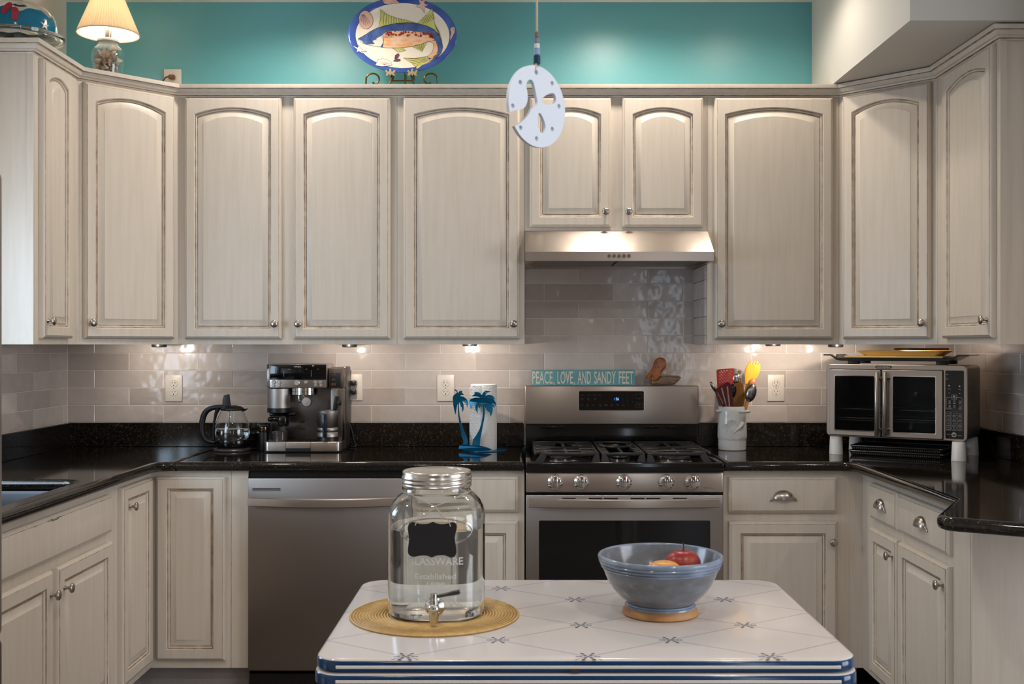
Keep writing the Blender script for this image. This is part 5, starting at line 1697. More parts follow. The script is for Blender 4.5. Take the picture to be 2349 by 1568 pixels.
def motif(poly, a, z, off, m_, name, thick=0.003):
    me = plate([poly], thick, 0.0)
    bm = bmesh.new()
    bm.from_mesh(me)
    bmesh.ops.triangulate(bm, faces=bm.faces[:])
    mm = MB()
    mm.add([on_dome(a, z, v.co.x, v.co.y, off + v.co.z) for v in bm.verts], [[v.index for v in f.verts] for f in bm.faces])
    bm.free()
    return mm.build(name, m_, dome_ob, local=True, smooth=0)


CORAL = mat('coral_enamel', rgb(178, 40, 60), 0.3)
sole = smooth_poly([(-0.011, -0.020), (0.0, -0.026), (0.011, -0.020), (0.010, -0.002), (0.013, 0.014), (0.006, 0.025), (-0.006, 0.025), (-0.013, 0.014), (-0.009, -0.002)], 2)
front_a = math.radians(-90)
motif(sole, front_a + 0.32, 0.136, 0.003, CORAL, 'flip_flop_charm')
motif([(x * math.cos(0.5) + y * math.sin(0.5), -x * math.sin(0.5) + y * math.cos(0.5)) for x, y in sole], front_a + 0.10, 0.157, 0.003, CORAL, 'flip_flop_charm')
star = []
for i in range(10):
    r = 0.019 if i % 2 == 0 else 0.007
    star.append((r * math.sin(2 * PI * i / 10 + 0.1), r * math.cos(2 * PI * i / 10 + 0.1)))
motif(star, front_a + 1.12, 0.113, 0.003, FPALE, 'starfish_charm')

# fish platter on an easel
PX, PY, PZ = -0.482, -0.20, 2.676
A_, B_ = 0.2305, 0.1690
t = thing('fish_platter', 'oval ceramic platter painted with a leaping fish and blue rim, on an easel', 'platter', (PX, PY, PZ))
lean = Matrix.Translation((PX, PY, PZ)) @ Matrix.Rotation(math.radians(-9), 4, 'X') @ Matrix.Rotation(math.radians(2.5), 4, 'Y')
prof = [(0.0, 0.0), (0.70, 0.0), (0.80, 0.004), (0.86, 0.012), (0.955, 0.020), (0.99, 0.0205), (1.0, 0.018), (0.985, 0.012), (0.9, 0.006), (0.82, -0.004), (0.70, -0.009), (0.0, -0.009)]


def psurf(q):
    for (r0, d0), (r1, d1) in zip(prof[:6], prof[1:6]):
        if q <= r1:
            return d0 + (d1 - d0) * (q - r0) / (r1 - r0)
    return 0.0205


m = MB()
m.loops([[lean @ Vector((A_ * max(r, 1e-4) * math.cos(a), -d, B_ * max(r, 1e-4) * math.sin(a))) for a in [2 * PI * k / 80 for k in range(80)]] for r, d in prof], mats=[0, 0, 0, 1, 1, 1, 1, 1, 0, 0, 0], cap0=0, cap1=0)
m.build('dish', [PLATEW, PLATEB], t, smooth=60)


def pz(x, y):
    return ((x - 682) / 487, -(y - 345) / 345)


def psheet(m, poly, lift):
    me = plate([[pz(*p) for p in poly]], 0.0)
    bm = bmesh.new()
    bm.from_mesh(me)
    bmesh.ops.triangulate(bm, faces=bm.faces[:])
    for _ in range(2):
        long_ = [e for e in bm.edges if e.calc_length() > 0.12]
        if long_:
            bmesh.ops.subdivide_edges(bm, edges=long_, cuts=1)
            bmesh.ops.triangulate(bm, faces=bm.faces[:])
    vs = []
    for v in bm.verts:
        q = math.hypot(v.co.x, v.co.y)
        vs.append(lean @ Vector((A_ * v.co.x, -psurf(q) - lift, B_ * v.co.y)))
    bm.verts.index_update()
    m.add(vs, [[v.index for v in f.verts] for f in bm.faces])
    bm.free()
    bpy.data.meshes.remove(me)


def pline(m, pts, wd, lift, closed=False):
    P = [pz(*p) for p in pts]
    if closed:
        P.append(P[0])
    V = []
    for x, y in P:
        q = math.hypot(x, y)
        V.append(lean @ Vector((A_ * x, -psurf(q) - lift, B_ * y)))
    m.tube(V, wd, 4)


fish = [(285, 390), (350, 340), (390, 310), (440, 280), (520, 250), (620, 225), (720, 215), (800, 218), (880, 235), (950, 265), (1000, 310), (1030, 370), (1045, 430), (1035, 490), (1000, 540), (940, 575), (905, 560), (915, 520), (950, 480), (965, 440), (960, 400), (930, 380), (900, 385), (850, 410), (760, 435), (660, 450), (560, 455), (490, 450), (400, 438), (330, 425)]
belly = [(500, 330), (560, 300), (650, 295), (740, 290), (840, 300), (930, 330), (975, 370), (1000, 420), (1005, 470), (985, 520), (940, 570), (908, 555), (918, 520), (950, 480), (965, 440), (960, 402), (930, 382), (850, 410), (760, 435), (660, 450), (560, 455), (510, 450), (515, 390)]
head = [(290, 395), (400, 400), (470, 360), (500, 340), (512, 400), (490, 450), (400, 438), (330, 425)]
fins = [[(470, 110), (530, 150), (620, 180), (720, 195), (790, 213), (700, 217), (600, 230), (520, 252), (460, 275), (472, 190)],
        [(935, 88), (945, 150), (960, 220), (1000, 280), (1035, 370), (1010, 330), (960, 268), (890, 238), (805, 218), (860, 160)],
        [(770, 432), (900, 385), (860, 475), (820, 455)], [(595, 455), (680, 450), (720, 470), (650, 490)], [(500, 328), (605, 320), (570, 365), (510, 360)],
        [(700, 540), (800, 540), (915, 515), (945, 570), (880, 605), (830, 655), (815, 620), (770, 580)]]
stripes = [[((480 + i * 22, 130 + i * 7), (475 + i * 24, 250 - i * 4)) for i in range(1, 12)], [((925 - i * 14, 120 + i * 12), (960 - i * 16, 175 + i * 8)) for i in range(7)] + [((960 + i * 9, 230 + i * 18), (990 + i * 7, 265 + i * 16)) for i in range(5)],
           [((800 + i * 18, 430 - i * 7), (828 + i * 8, 450 + i * 4)) for i in range(5)], [((620 + i * 22, 458), (640 + i * 20, 480 - i * 3)) for i in range(4)], [((520, 335 + i * 8), (590, 326 + i * 9)) for i in range(4)],
           [((900, 530 + i * 9), (740 + i * 14, 548 + i * 16)) for i in range(6)]]
m = MB()
psheet(m, fish, 0.0007)
m.build('painted_fish', FBLUE, t, smooth=0)
m = MB()
psheet(m, belly, 0.0011)
m.build('painted_belly', FPEACH, t, smooth=0)
m = MB()
psheet(m, head, 0.0011)
m.build('painted_jaw', FPALE, t, smooth=0)
ink = MB()
pline(ink, fish, 0.0006, 0.0012, True)
for f, ss in zip(fins, stripes):
    m = MB()
    psheet(m, f, 0.0006)
    m.build('painted_fin', FYELL, t, smooth=0)
    pline(ink, f, 0.0005, 0.0012, True)
    for a, b in ss:
        pline(ink, [a, b], 0.0006, 0.0012)
pline(ink, circ(388, 357, 14, 12), 0.0006, 0.0014, True)
pline(ink, [(330, 408), (380, 405), (410, 415)], 0.0005, 0.0014)
pline(ink, [(470, 330), (505, 370), (512, 420), (490, 450)], 0.0006, 0.0014)
random.seed(5)
m = MB()
for k in range(46):
    u = random.random()
    x = 535 + u * 420
    y = 296 + 38 * random.random() + (25 * (u - 0.6) if u > 0.6 else 0) + (20 * (0.3 - u) if u < 0.3 else 0)
    psheet(m, circ(x, y, random.uniform(6, 13), 10), 0.0016)
for k in range(9):
    psheet(m, circ(985 + 18 * math.sin(k * 0.35), 380 + k * 17, 5, 8), 0.0016)
m.build('painted_spots', FRED, t, smooth=0)
sh1 = circ(345, 215, 62, 18, 76)
sh2 = [(470, 600), (475, 570), (510, 555), (550, 560), (590, 580), (603, 610), (575, 625), (520, 640), (460, 635)]
sp1 = [(483, 30), (495, 12), (530, 6), (570, 14), (605, 28), (640, 52), (590, 56), (545, 66), (505, 66), (486, 52)]
sp2 = [(1104, 275), (1118, 258), (1140, 258), (1152, 280), (1146, 310), (1130, 345), (1112, 380), (1108, 340), (1116, 310)]
st1 = [(805, 5), (835, 30), (880, 18), (862, 55), (900, 62), (862, 78), (862, 125), (838, 85), (782, 74), (822, 52)]
st2 = [(300, 450), (318, 482), (372, 498), (325, 505), (345, 530), (305, 512), (285, 524), (288, 495), (245, 465), (290, 478)]
for nm, p, m_ in (('painted_shell', sh1, FPINK), ('painted_shell', sh2, FPALE), ('painted_shell', sp1, FPINK), ('painted_shell', sp2, FPINK), ('painted_starfish', st1, FPINK), ('painted_starfish', st2, FPALE),
                  ('painted_drop', [(622, 555), (625, 520), (650, 500), (662, 515), (650, 540)], FPLUM), ('painted_drop', [(610, 572), (640, 550), (672, 552), (670, 570), (640, 576)], FPLUM)):
    m = MB()
    psheet(m, p, 0.0012)
    m.build(nm, m_, t, smooth=0)
    pline(ink, p, 0.0005, 0.0016, True)
for k in range(6):
    a = math.radians(30 + 24 * k)
    pline(ink, [(320 + 10 * math.cos(a), 165 + 10 * math.sin(a)), (335 + 55 * math.cos(a), 205 + 60 * math.sin(a))], 0.0005, 0.0016)
pline(ink, [(500 + 1.9 * k * math.cos(k), 38 + 1.9 * k * math.sin(k)) for k in range(12)], 0.0005, 0.0016)
for k in range(5):
    pline(ink, [(540 + k * 18, 14 + k * 5), (548 + k * 18, 62 - k)], 0.0004, 0.0016)
    pline(ink, [(535, 620), (490 + k * 24, 578 + abs(k - 2) * 8)], 0.0004, 0.0016)
ink.build('ink_outlines', FINK, t, smooth=0)

t = thing('plate_easel', 'scrolled brass plate easel holding the fish platter', 'easel', (PX, -0.20, LT))


def ez(x, y):
    return ((750 + x / 3.915 - 1185) / 545, 1.372 - (y / 3.915 - 790) / 545)


m = MB()
zb_ = LT + 0.004
cxx = PX - 0.001
for s in (-1, 1):
    ring_ = [(cxx + s * (0.122 - 0.0275 * math.cos(a)), -0.236, 2.487 + 0.0235 * math.sin(a)) for a in [math.radians(-70 + 14 * k) for k in range(18)]]
    curl = [(cxx + s * 0.122, -0.236, 2.474)]
    foot = [(cxx + s * 0.150, -0.236, 2.468), (cxx + s * 0.146, -0.236, 2.44), (cxx + s * 0.120, -0.236, zb_), (cxx + s * 0.085, -0.236, zb_ + 0.006), (cxx + s * 0.060, -0.236, 2.45), (cxx + s * 0.046, -0.236, 2.478), (cxx + s * 0.040, -0.236, 2.505)]
    m.tube(curl + ring_ + foot, 0.0036, 8)
    m.tube([(cxx + s * 0.046, -0.240, 2.500), (cxx + s * 0.046, -0.205, 2.4985), (cxx + s * 0.046, -0.165, 2.500)], 0.003, 8)
    m.tube([(cxx + s * 0.046, -0.165, 2.500), (cxx + s * 0.030, -0.145, 2.60), (cxx, -0.125, 2.70)], 0.003, 8)
m.tube([(cxx - 0.043, -0.236, 2.480), (cxx + 0.043, -0.236, 2.480)], 0.003, 8)
m.tube([(cxx, -0.125, 2.70), (cxx, -0.08, LT + 0.003)], 0.003, 8)
m.tube([(cxx + 0.018, -0.236, 2.505), (cxx + 0.018, -0.236, zb_)], 0.0028, 8)
m.build('stand', BRASS, t, smooth=60)
PALEG = mat('pale_antique_gold', rgb(196, 176, 140), 0.4, 0.6)
for s in (-1, 1):
    m = MB()
    x, z, y = cxx + s * 0.046, 2.512, -0.246
    m.mesh(plate([smooth_poly([(0, 0.020), (0.005, 0.010), (0.004, 0.003), (0.012, 0.005), (0.017, 0.013), (0.023, 0.006), (0.014, -0.003), (0.022, -0.011), (0.012, -0.014), (0.004, -0.005), (0, -0.017), (-0.004, -0.005), (-0.012, -0.014), (-0.022, -0.011), (-0.014, -0.003), (-0.023, 0.006), (-0.017, 0.013), (-0.012, 0.005), (-0.004, 0.003), (-0.005, 0.010)], 1)], 0.005, 0.0008), Matrix.Translation((x, y, z)) @ FRONT)
    m.build('fleur_hook', PALEG, t)

# ------------------------------------------------------------------ the hanging sand dollar
SX, SY, SZ = 0.0345, -2.9, 1.788
t = thing('hanging_sand_dollar', 'broken pale sand dollar ornament hanging on a beaded cord over the table', 'ornament', (SX, SY, SZ))
Rm = Matrix.Translation((SX, SY, SZ)) @ Matrix.Rotation(math.radians(45), 4, 'Z') @ FRONT
RD = 0.071


def sd(u, v):
    return (u * RD, v * RD)


outline = [sd(math.cos(a), math.sin(a)) for a in [math.radians(-141 + 4 * i) for i in range(1, 84)]]
outline = [p for p in outline if True]
notch = [(-0.97, -0.28), (-0.75, -0.21), (-0.476, -0.138), (-0.337, 0.083), (-0.357, 0.30), (-0.417, 0.47), (-0.317, 0.61), (-0.18, 0.62), (-0.1, 0.47), (-0.04, 0.25), (0.03, 0.03), (-0.2, -0.055), (-0.26, -0.19), (-0.437, -0.387), (-0.70, -0.566), (-0.81, -0.60)]
outline = [p for p in outline if math.degrees(math.atan2(p[1], p[0])) > -141 or True]
ang = [math.radians(-143 + i * 4) for i in range(0, 85)]
for _ in range(2):
    q = [notch[0]]
    for a, b in zip(notch, notch[1:]):
        q += [(0.75 * a[0] + 0.25 * b[0], 0.75 * a[1] + 0.25 * b[1]), (0.25 * a[0] + 0.75 * b[0], 0.25 * a[1] + 0.75 * b[1])]
    notch = q + [notch[-1]]
outline = [sd(math.cos(a), math.sin(a)) for a in ang] + [sd(*p) for p in notch]


def hz(pts):
    return [sd((x - 1880) / 252, -(y - 960) / 362) for x, y in pts]


hol = [smooth_poly(hz([(1915, 905), (1925, 870), (1990, 815), (2030, 805), (2050, 845), (2045, 890), (2010, 915), (1940, 930)]), 2), smooth_poly(hz([(1885, 1020), (1905, 1010), (1935, 1060), (1957, 1130), (1945, 1180), (1910, 1193), (1890, 1160), (1880, 1090)]), 2)]
for x, y in ((1868, 660), (2012, 722), (1728, 783), (2075, 915), (1663, 1003), (2013, 1135), (1730, 1182), (1870, 1248)):
    c = hz([(x, y)])[0]
    hol.append(circ(c[0], c[1], 0.0042, 14))
MB().mesh(plate([outline] + hol, 0.0065, 0.0), Rm).build('disc', DOLLAR, t, smooth=50)
top = Rm @ Vector((*hz([(1868, 655)])[0], 0))
cord = MB().tube([top + Vector((0.0, -0.004, 0.0)), top + Vector((0.0015, -0.002, 0.012)), top + Vector((0.003, 0, 0.022)), Vector((SX + 0.001, SY, 1.90)), Vector((SX + 0.001, SY, 2.2)), Vector((SX + 0.001, SY, HC))], 0.0018, 8)
cord.build('cord', STRING, t)
sz = lambda y: 1.372 + (790 - y / 3.915) / 1311
BD = [(285, 340, 0.0042, mat('brown_bead', rgb(110, 100, 98), 0.3)), (340, 388, 0.0045, mat('slate_blue_bead', rgb(112, 128, 152), 0.2)), (390, 440, 0.0050, mat('clear_white_bead', rgb(206, 210, 214), 0.15)), (440, 498, 0.0052, mat('pale_blue_bead', rgb(136, 162, 206), 0.2)), (500, 580, 0.0062, mat('deep_teal_bead', rgb(16, 62, 82), 0.15))]
for a, b, r, m_ in BD:
    za, zb2 = sz(b), sz(a)
    MB().lathe([(r * 0.7, za), (r, za + 0.001), (r, zb2 - 0.001), (r * 0.7, zb2)], 20, 0, Matrix.Translation((SX + 0.001, SY, 0))).build('bead', m_, t)
MB().tube([(SX - 0.008, SY, sz(592)), (SX + 0.001, SY, sz(588)), (SX + 0.004, SY, sz(600))], 0.0022, 8).build('knot', STRING, t)

# ------------------------------------------------------------------ the table
TZ = 0.762
TT = thing('kitchen_table', 'white enamel-top kitchen table with navy edges and a pull-out leaf', 'table', (0.136, -2.33, 0))
tx0, tx1, ty0, ty1 = -0.396, 0.669, -2.695, -1.975
EN = MATS['white_enamel']
# printed lattice of thin grey lines crossing at motifs
tco = nd(EN, 'ShaderNodeTexCoord')
sep = nd(EN, 'ShaderNodeSeparateXYZ')
lk(EN, tco.outputs['Object'], sep.inputs[0])


def mth(m, op, a, b=None):
    n = nd(m, 'ShaderNodeMath', operation=op)
    for i, v in enumerate((a, b)):
        if v is None:
            continue
        if isinstance(v, (int, float)):
            n.inputs[i].default_value = v
        else:
            lk(m, v, n.inputs[i])
    return n.outputs[0]


# table-local: x from the table centre, y from its centre (-2.33)
xa = mth(EN, 'DIVIDE', mth(EN, 'SUBTRACT', sep.outputs[0], 0.004), 0.357)
ya = mth(EN, 'DIVIDE', mth(EN, 'ADD', sep.outputs[1], 0.345), 0.2375)
masks = []
for u in (mth(EN, 'ADD', xa, ya), mth(EN, 'SUBTRACT', xa, ya)):
    fr_ = mth(EN, 'ABSOLUTE', mth(EN, 'SUBTRACT', mth(EN, 'FRACT', mth(EN, 'ADD', u, 0.5)), 0.5))
    masks.append(mth(EN, 'LESS_THAN', fr_, 0.0085))
lines = mth(EN, 'MAXIMUM', masks[0], masks[1])
zf = mth(EN, 'GREATER_THAN', sep.outputs[2], TZ - 0.0022)
fac = mth(EN, 'MULTIPLY', mth(EN, 'MULTIPLY', lines, zf), 0.6)
mxe = nd(EN, 'ShaderNodeMix', data_type='RGBA')
mxe.inputs['A'].default_value = rgb(214, 209, 208)
mxe.inputs['B'].default_value = rgb(120, 122, 136)
lk(EN, fac, mxe.inputs['Factor'])
lk(EN, mxe.outputs['Result'], bsdf(EN).inputs['Base Color'])


def table_slab(z0_, z1_, o, top_mat, name, mats):
    m = MB()
    L = []
    hgt = z1_ - z0_
    for i, z in ((0.006, z0_), (0.0, z0_ + 0.004), (0.0, z1_ - 0.008), (0.0015, z1_ - 0.0035), (0.005, z1_ - 0.0008), (0.009, z1_)):
        L.append([(x, y, z) for x, y in rrect(tx0 - o + i, ty0 - o + i, tx1 + o - i, ty1 + o - i, 0.055, 10)])
    m.loops(L, mats=[1, 1, 1, 0, 0], cap0=1, cap1=0)
    return m.build(name, mats, TT, smooth=50)


top = table_slab(TZ - 0.0265, TZ, 0.0, 0, 'tabletop', [ENAMEL, BLUE])
leaf = table_slab(TZ - 0.056, TZ - 0.0275, 0.003, 0, 'pull_out_leaf', [ENAMEL, BLUE])
for zc, o, par in ((TZ - 0.0150, 0.0, top), (TZ - 0.0425, 0.003, leaf)):
    m = MB()
    m.box(tx0 + 0.045, ty0 - o - 0.0012, zc - 0.0032, tx1 - 0.040, ty0 - o + 0.004, zc + 0.0032, r=0.0011)
    for xs in (tx0 - o - 0.0012, tx1 + o - 0.004):
        m.box(xs, ty0 + 0.06, zc - 0.0032, xs + 0.0052, ty1 - 0.06, zc + 0.0032, r=0.0011)
    m.build('white_stripe', WHITEP, par, smooth=0)
MB().mesh(plate([smooth_poly([(-0.009, -0.003), (0.0, -0.003), (0.010, -0.003), (0.008, 0.003), (0.0, 0.002), (-0.005, 0.004)], 1)], 0.0008), Matrix.Translation((0.112, ty0 - 0.0002, TZ - 0.0225)) @ FRONT).build('edge_chip', mat('rust_chip', rgb(70, 48, 34), 0.7), top, smooth=0)
# printed motifs at the crossings
INK = mat('printed_grey_blue', rgb(128, 131, 146), 0.2)
INKD = mat('printed_dark_blue', rgb(78, 82, 98), 0.2)
motifs = []
for j in range(0, 7):
    for i in range(-2, 3):
        x = 0.140 + 0.357 * (i + (0.5 if j % 2 else 0))
        y = -2.675 + j * 0.11875
        if tx0 + 0.004 < x < tx1 - 0.004 and ty0 + 0.010 < y < ty1 - 0.006:
            motifs.append((x, y))
mo = MB()
leafp = [(-0.007, 0.0), (-0.001, 0.0034), (0.007, 0.0), (-0.001, -0.0030)]
for sx_m in (-1, 1):
    for sy_m in (-1, 1):
        A = math.atan2(sy_m * 0.80, sx_m * 0.62)
        mo.prism([(0.0105 * sx_m + x * math.cos(A) - y * math.sin(A), 0.0190 * sy_m + x * math.sin(A) + y * math.cos(A)) for x, y in leafp], 0.0, 0.00025, 1)
        mo.prism([(0.0055 * sx_m + x, 0.0075 * sy_m + y) for x, y in circ(0, 0, 0.0036, 8, 0.0056)], 0.0, 0.0002, 0)
    mo.prism([(sx_m * x, y) for x, y in ((0.010, 0.0), (0.014, 0.0042), (0.0175, 0.002), (0.022, 0.0036), (0.025, 0.0), (0.022, -0.0036), (0.0175, -0.002), (0.014, -0.0042))][::sx_m], 0.0, 0.0002, 0)
mo.prism(circ(0, 0, 0.0022, 8, 0.0035), 0.0, 0.0003, 1)
mo_me = mo.make('printed_flower', [INK, INKD], 0)
for x, y in motifs:
    put('printed_flower', mo_me, top, (x - 0.136, y + 2.33, TZ + 0.0001))
m = MB().box(tx0 + 0.06, ty0 + 0.05, TZ - 0.13, tx1 - 0.06, ty0 + 0.07, TZ - 0.056).box(tx0 + 0.06, ty1 - 0.07, TZ - 0.13, tx1 - 0.06, ty1 - 0.05, TZ - 0.056)
m.box(tx0 + 0.06, ty0 + 0.05, TZ - 0.13, tx0 + 0.08, ty1 - 0.05, TZ - 0.056).box(tx1 - 0.08, ty0 + 0.05, TZ - 0.13, tx1 - 0.06, ty1 - 0.05, TZ - 0.056)
m.build('apron', WHITEP, TT, smooth=0)
for x in (tx0 + 0.085, tx1 - 0.085):
    for y in (ty0 + 0.075, ty1 - 0.075):
        MB().lathe([(0.018, 0.0005), (0.020, 0.03), (0.030, 0.45), (0.032, TZ - 0.06)], 20, 0, Matrix.Translation((x, y, 0))).build('leg', WHITEP, TT)

# placemat
MX, MY = -0.185, -2.348
t = thing('placemat', 'round woven tan straw placemat under the glass water jar', 'placemat', (MX, MY, TZ))
prof = []
R = 0.191
K_ = 30
for k in range(K_ * 2 + 1):
    r = R * (1 - k / (2 * K_))
    prof.append((r, 0.0046 if k % 2 else 0.0024))
prof = [(R * 0.995, 0.0006), (R, 0.0015)] + prof[:-1] + [(0.0, 0.0035)]
m = MB().lathe(prof, 96)
m.build('mat', STRAW, t, local=True, smooth=20)
sw = nd(STRAW, 'ShaderNodeTexWave', wave_type='RINGS', rings_direction='Z')
sw.inputs['Scale'].default_value = 46
sw.inputs['Distortion'].default_value = 0.6
sw.inputs['Detail'].default_value = 2
lk(STRAW, coords(STRAW), sw.inputs['Vector'])
smx = nd(STRAW, 'ShaderNodeMix', data_type='RGBA', blend_type='MULTIPLY')
smx.inputs['Factor'].default_value = 1.0
lk(STRAW, ramp(STRAW, noise_tex(STRAW, 60, 5, rough=0.7), [(0.3, rgb(198, 158, 94)), (0.55, rgb(218, 182, 118)), (0.8, rgb(228, 198, 142))]), smx.inputs['A'])
lk(STRAW, ramp(STRAW, sw.outputs['Fac'], [(0.1, (0.55, 0.5, 0.42, 1)), (0.55, (1, 1, 1, 1))]), smx.inputs['B'])
lk(STRAW, smx.outputs['Result'], bsdf(STRAW).inputs['Base Color'])
bump(STRAW, sw.outputs['Fac'], 0.7, 0.002)

# glass drinks dispenser
JX, JY, JZ = -0.181, -2.332, TZ + 0.0047
t = thing('glass_drink_dispenser', 'large clear glass jar dispenser of water with chrome tap and black tag', 'dispenser', (JX, JY, JZ))
SUP = 3.0
jo = [(0.097, 0.0004), (0.1045, 0.0025), (0.1078, 0.009), (0.109, 0.020), (0.109, 0.216), (0.1065, 0.234), (0.098, 0.252), (0.087, 0.264), (0.079, 0.270), (0.0755, 0.276), (0.0755, 0.298)]
jw = 0.0040


def jar_ring(r, z, n=72):
    k = min(1.0, max(0.0, (z - 0.245) / 0.03))
    sup = SUP + (2.0 - SUP) * k
    out = []
    for i in range(n):
        a = 2 * PI * i / n
        c, d = math.cos(a), math.sin(a)
        q = (abs(c) ** sup + abs(d) ** sup) ** (-1 / sup)
        # keep the corners from growing past the silhouette
        out.append((r * c * q, r * d * q * 0.98, z))
    return out


def dense_prof(p, step=0.006):
    out = [p[0]]
    for (r0, a), (r1, b) in zip(p, p[1:]):
        n_ = max(1, int(math.hypot(r1 - r0, b - a) / step))
        n_ = min(n_, 6)
        for i in range(1, n_ + 1):
            out.append((r0 + (r1 - r0) * i / n_, a + (b - a) * i / n_))
    return out


inner = [(r - jw, z) for r, z in jo if z > 0.008]
inner = [(0.085, 0.0075)] + inner
Lo = [jar_ring(r, z) for r, z in dense_prof(jo)]
Li = [jar_ring(r, z) for r, z in dense_prof(inner)][::-1]
m = MB().loops(Lo + Li, cap0=0, cap1=0)
glass = m.build('glass_jar', GLASS, t, local=True, smooth=60)
WL = 0.197
wi = [(r - 0.0002, z + 0.0002) for r, z in inner if z < WL] + [(jo[3][0] - jw - 0.0002, WL)]
m = MB().loops([jar_ring(r, z) for r, z in dense_prof(wi)], cap0=0, cap1=0)
m.build('water', WATER, t, local=True, smooth=60)
lidp = [(0.0745, 0.2855), (0.0785, 0.2860), (0.0792, 0.2890), (0.0775, 0.2910), (0.0775, 0.2930), (0.0795, 0.2950), (0.0795, 0.2980), (0.0775, 0.3000), (0.0775, 0.3020), (0.0795, 0.3040), (0.0795, 0.3070), (0.0775, 0.3090), (0.0780, 0.3150), (0.0770, 0.3195), (0.0745, 0.3210), (0.070, 0.3198), (0.066, 0.3182), (0.0, 0.3182)]
lid = MB().lathe(lidp, 64).build('screw_lid', mat('aluminium_lid', rgb(214, 210, 204), 0.24, 1.0), t, local=True, smooth=50)
MB().tube([(0.064 * math.cos(a), 0.064 * math.sin(a), 0.3184) for a in [2 * PI * i / 48 for i in range(49)]], 0.0012, 6).build('embossed_ring', MATS['aluminium_lid'], lid, local=True)
FYJ = -0.1085 * 0.98


def jx(x):            # crop pixel -> jar-local metres on the front face
    return (780 + x / 3.564 - 1185) * (4.8 + JY + FYJ) / 2491 - JX


def jz(y):
    return 1.372 - (1040 + y / 3.564 - 790) * (4.8 + JY + FYJ) / 2491 - JZ


def jar_text(s, x0, x1, yc, h):
    mm = MB().mesh(fit_text(s, jx(x1) - jx(x0), h, ext=0.0009, bold=0.015), Matrix.Translation(((jx(x0) + jx(x1)) / 2, 0, jz(yc))) @ FRONT)
    vs = []
    for x, y, z in mm.v:
        yf = -0.98 * 0.1085 * max(0.0, 1 - (abs(x) / 0.1085) ** SUP) ** (1 / SUP)
        vs.append((x, yf + y - 0.0004, z))
    mm.v = vs
    return mm


EMB = mat('embossed_glass', (0.97, 0.98, 0.98, 1), 0.3, **{'Transmission Weight': 0.45, 'IOR': 1.48})
for s, a, b, y, h in (('GLASSWARE', 552, 1005, 880, 0.0165), ('Established', 612, 948, 1002, 0.0120), ('1898', 712, 856, 1072, 0.0115)):
    jar_text(s, a, b, y, h).build('embossed_lettering', EMB, glass, local=True, smooth=0)
m = MB()
ov = [(jx(780) + 0.078 * math.cos(a) * (1 if True else 1), jz(640) + 0.030 * math.sin(a)) for a in [2 * PI * i / 40 for i in range(41)]]
m.tube([(x, -0.98 * 0.1085 * max(0.0, 1 - (abs(x) / 0.1085) ** SUP) ** (1 / SUP), z) for x, z in ov], 0.0016, 6)
m.build('embossed_frame', GLASS, glass, local=True, smooth=60)
# chalkboard tag on twine
tagp = [(565, 565), (600, 552), (650, 572), (700, 573), (735, 566), (760, 550), (785, 566), (820, 573), (865, 572), (920, 553), (953, 568), (957, 605), (945, 650), (938, 690), (945, 735), (955, 790), (945, 835), (905, 850), (860, 825), (800, 828), (770, 835), (752, 848), (730, 835), (700, 828), (650, 830), (600, 842), (565, 828), (553, 795), (560, 740), (567, 695), (560, 650), (553, 605)]
P = smooth_poly([(jx(x), jz(y)) for x, y in tagp], 2)
tagm = MB().mesh(plate([P], 0.003, 0.0006), Matrix.Translation((0, FYJ - 0.0035, 0)) @ FRONT).build('chalkboard_tag', CHALK, t, local=True)
m = MB()
ctr = (jx(775), -0.1035, 0.2535)
for sx, ex in ((545, 905), (1010, 615)):
    a = (jx(sx) * 1.0, -0.052, 0.2745)
    e = (jx(ex), FYJ - 0.0055, jz(582 if ex < 700 else 592))
    m.tube([a, ((a[0] + ctr[0]) / 2, (a[1] + ctr[1]) / 2 - 0.012, (a[2] + ctr[2]) / 2), ctr, ((ctr[0] + e[0]) / 2, FYJ - 0.003, (ctr[2] + e[2]) / 2), (e[0] + (ctr[0] - e[0]) * 0.14, FYJ - 0.004, e[2] + 0.014), e], 0.0011, 6)
m.tube([(0.0775 * math.cos(a), 0.0775 * math.sin(a), 0.2745 + 0.001 * math.sin(3 * a)) for a in [2 * PI * i / 40 for i in range(41)]], 0.0011, 6)
m.build('twine', STRING, t, local=True)
# tap
sx_, sz_ = jx(775), jz(1248)
tap = MB().lathe([(0.021, 0), (0.0215, 0.002), (0.020, 0.005), (0.012, 0.007), (0.008, 0.014), (0.008, 0.024)], 28, 0, Matrix.Translation((sx_, FYJ + 0.0005, sz_)) @ FRONT)
tap.ball((sx_, FYJ - 0.028, sz_ + 0.002), 0.0125, 18, 12)
tap.lathe([(0.0115, sz_ - 0.006), (0.0095, sz_ - 0.020), (0.0085, sz_ - 0.030), (0.0060, sz_ - 0.0302), (0.006, sz_ - 0.022), (0, sz_ - 0.022)], 20, 0, Matrix.Translation((sx_, FYJ - 0.028, 0)))
tap.lathe([(0.0085, sz_ + 0.008), (0.0072, sz_ + 0.018), (0.0075, sz_ + 0.022), (0.0072, sz_ + 0.034), (0, sz_ + 0.035)], 20, 0, Matrix.Translation((sx_, FYJ - 0.028, 0)))
tap_o = tap.build('tap', CHROME, t, local=True, smooth=60)
MB().mesh(plate([smooth_poly([(0, -0.004), (0.022, -0.0035), (0.046, -0.006), (0.052, -0.004), (0.053, 0.004), (0.046, 0.0055), (0.022, 0.0035), (0, 0.004)], 2)], 0.007, 0.002), Matrix.Translation((sx_ + 0.006, FYJ - 0.028, sz_ + 0.028)) @ Matrix.Rotation(-math.radians(12), 4, 'Y') @ FRONT).build('tap_lever', mat('dark_chrome', rgb(130, 134, 142), 0.15, 1.0), tap_o, local=True)

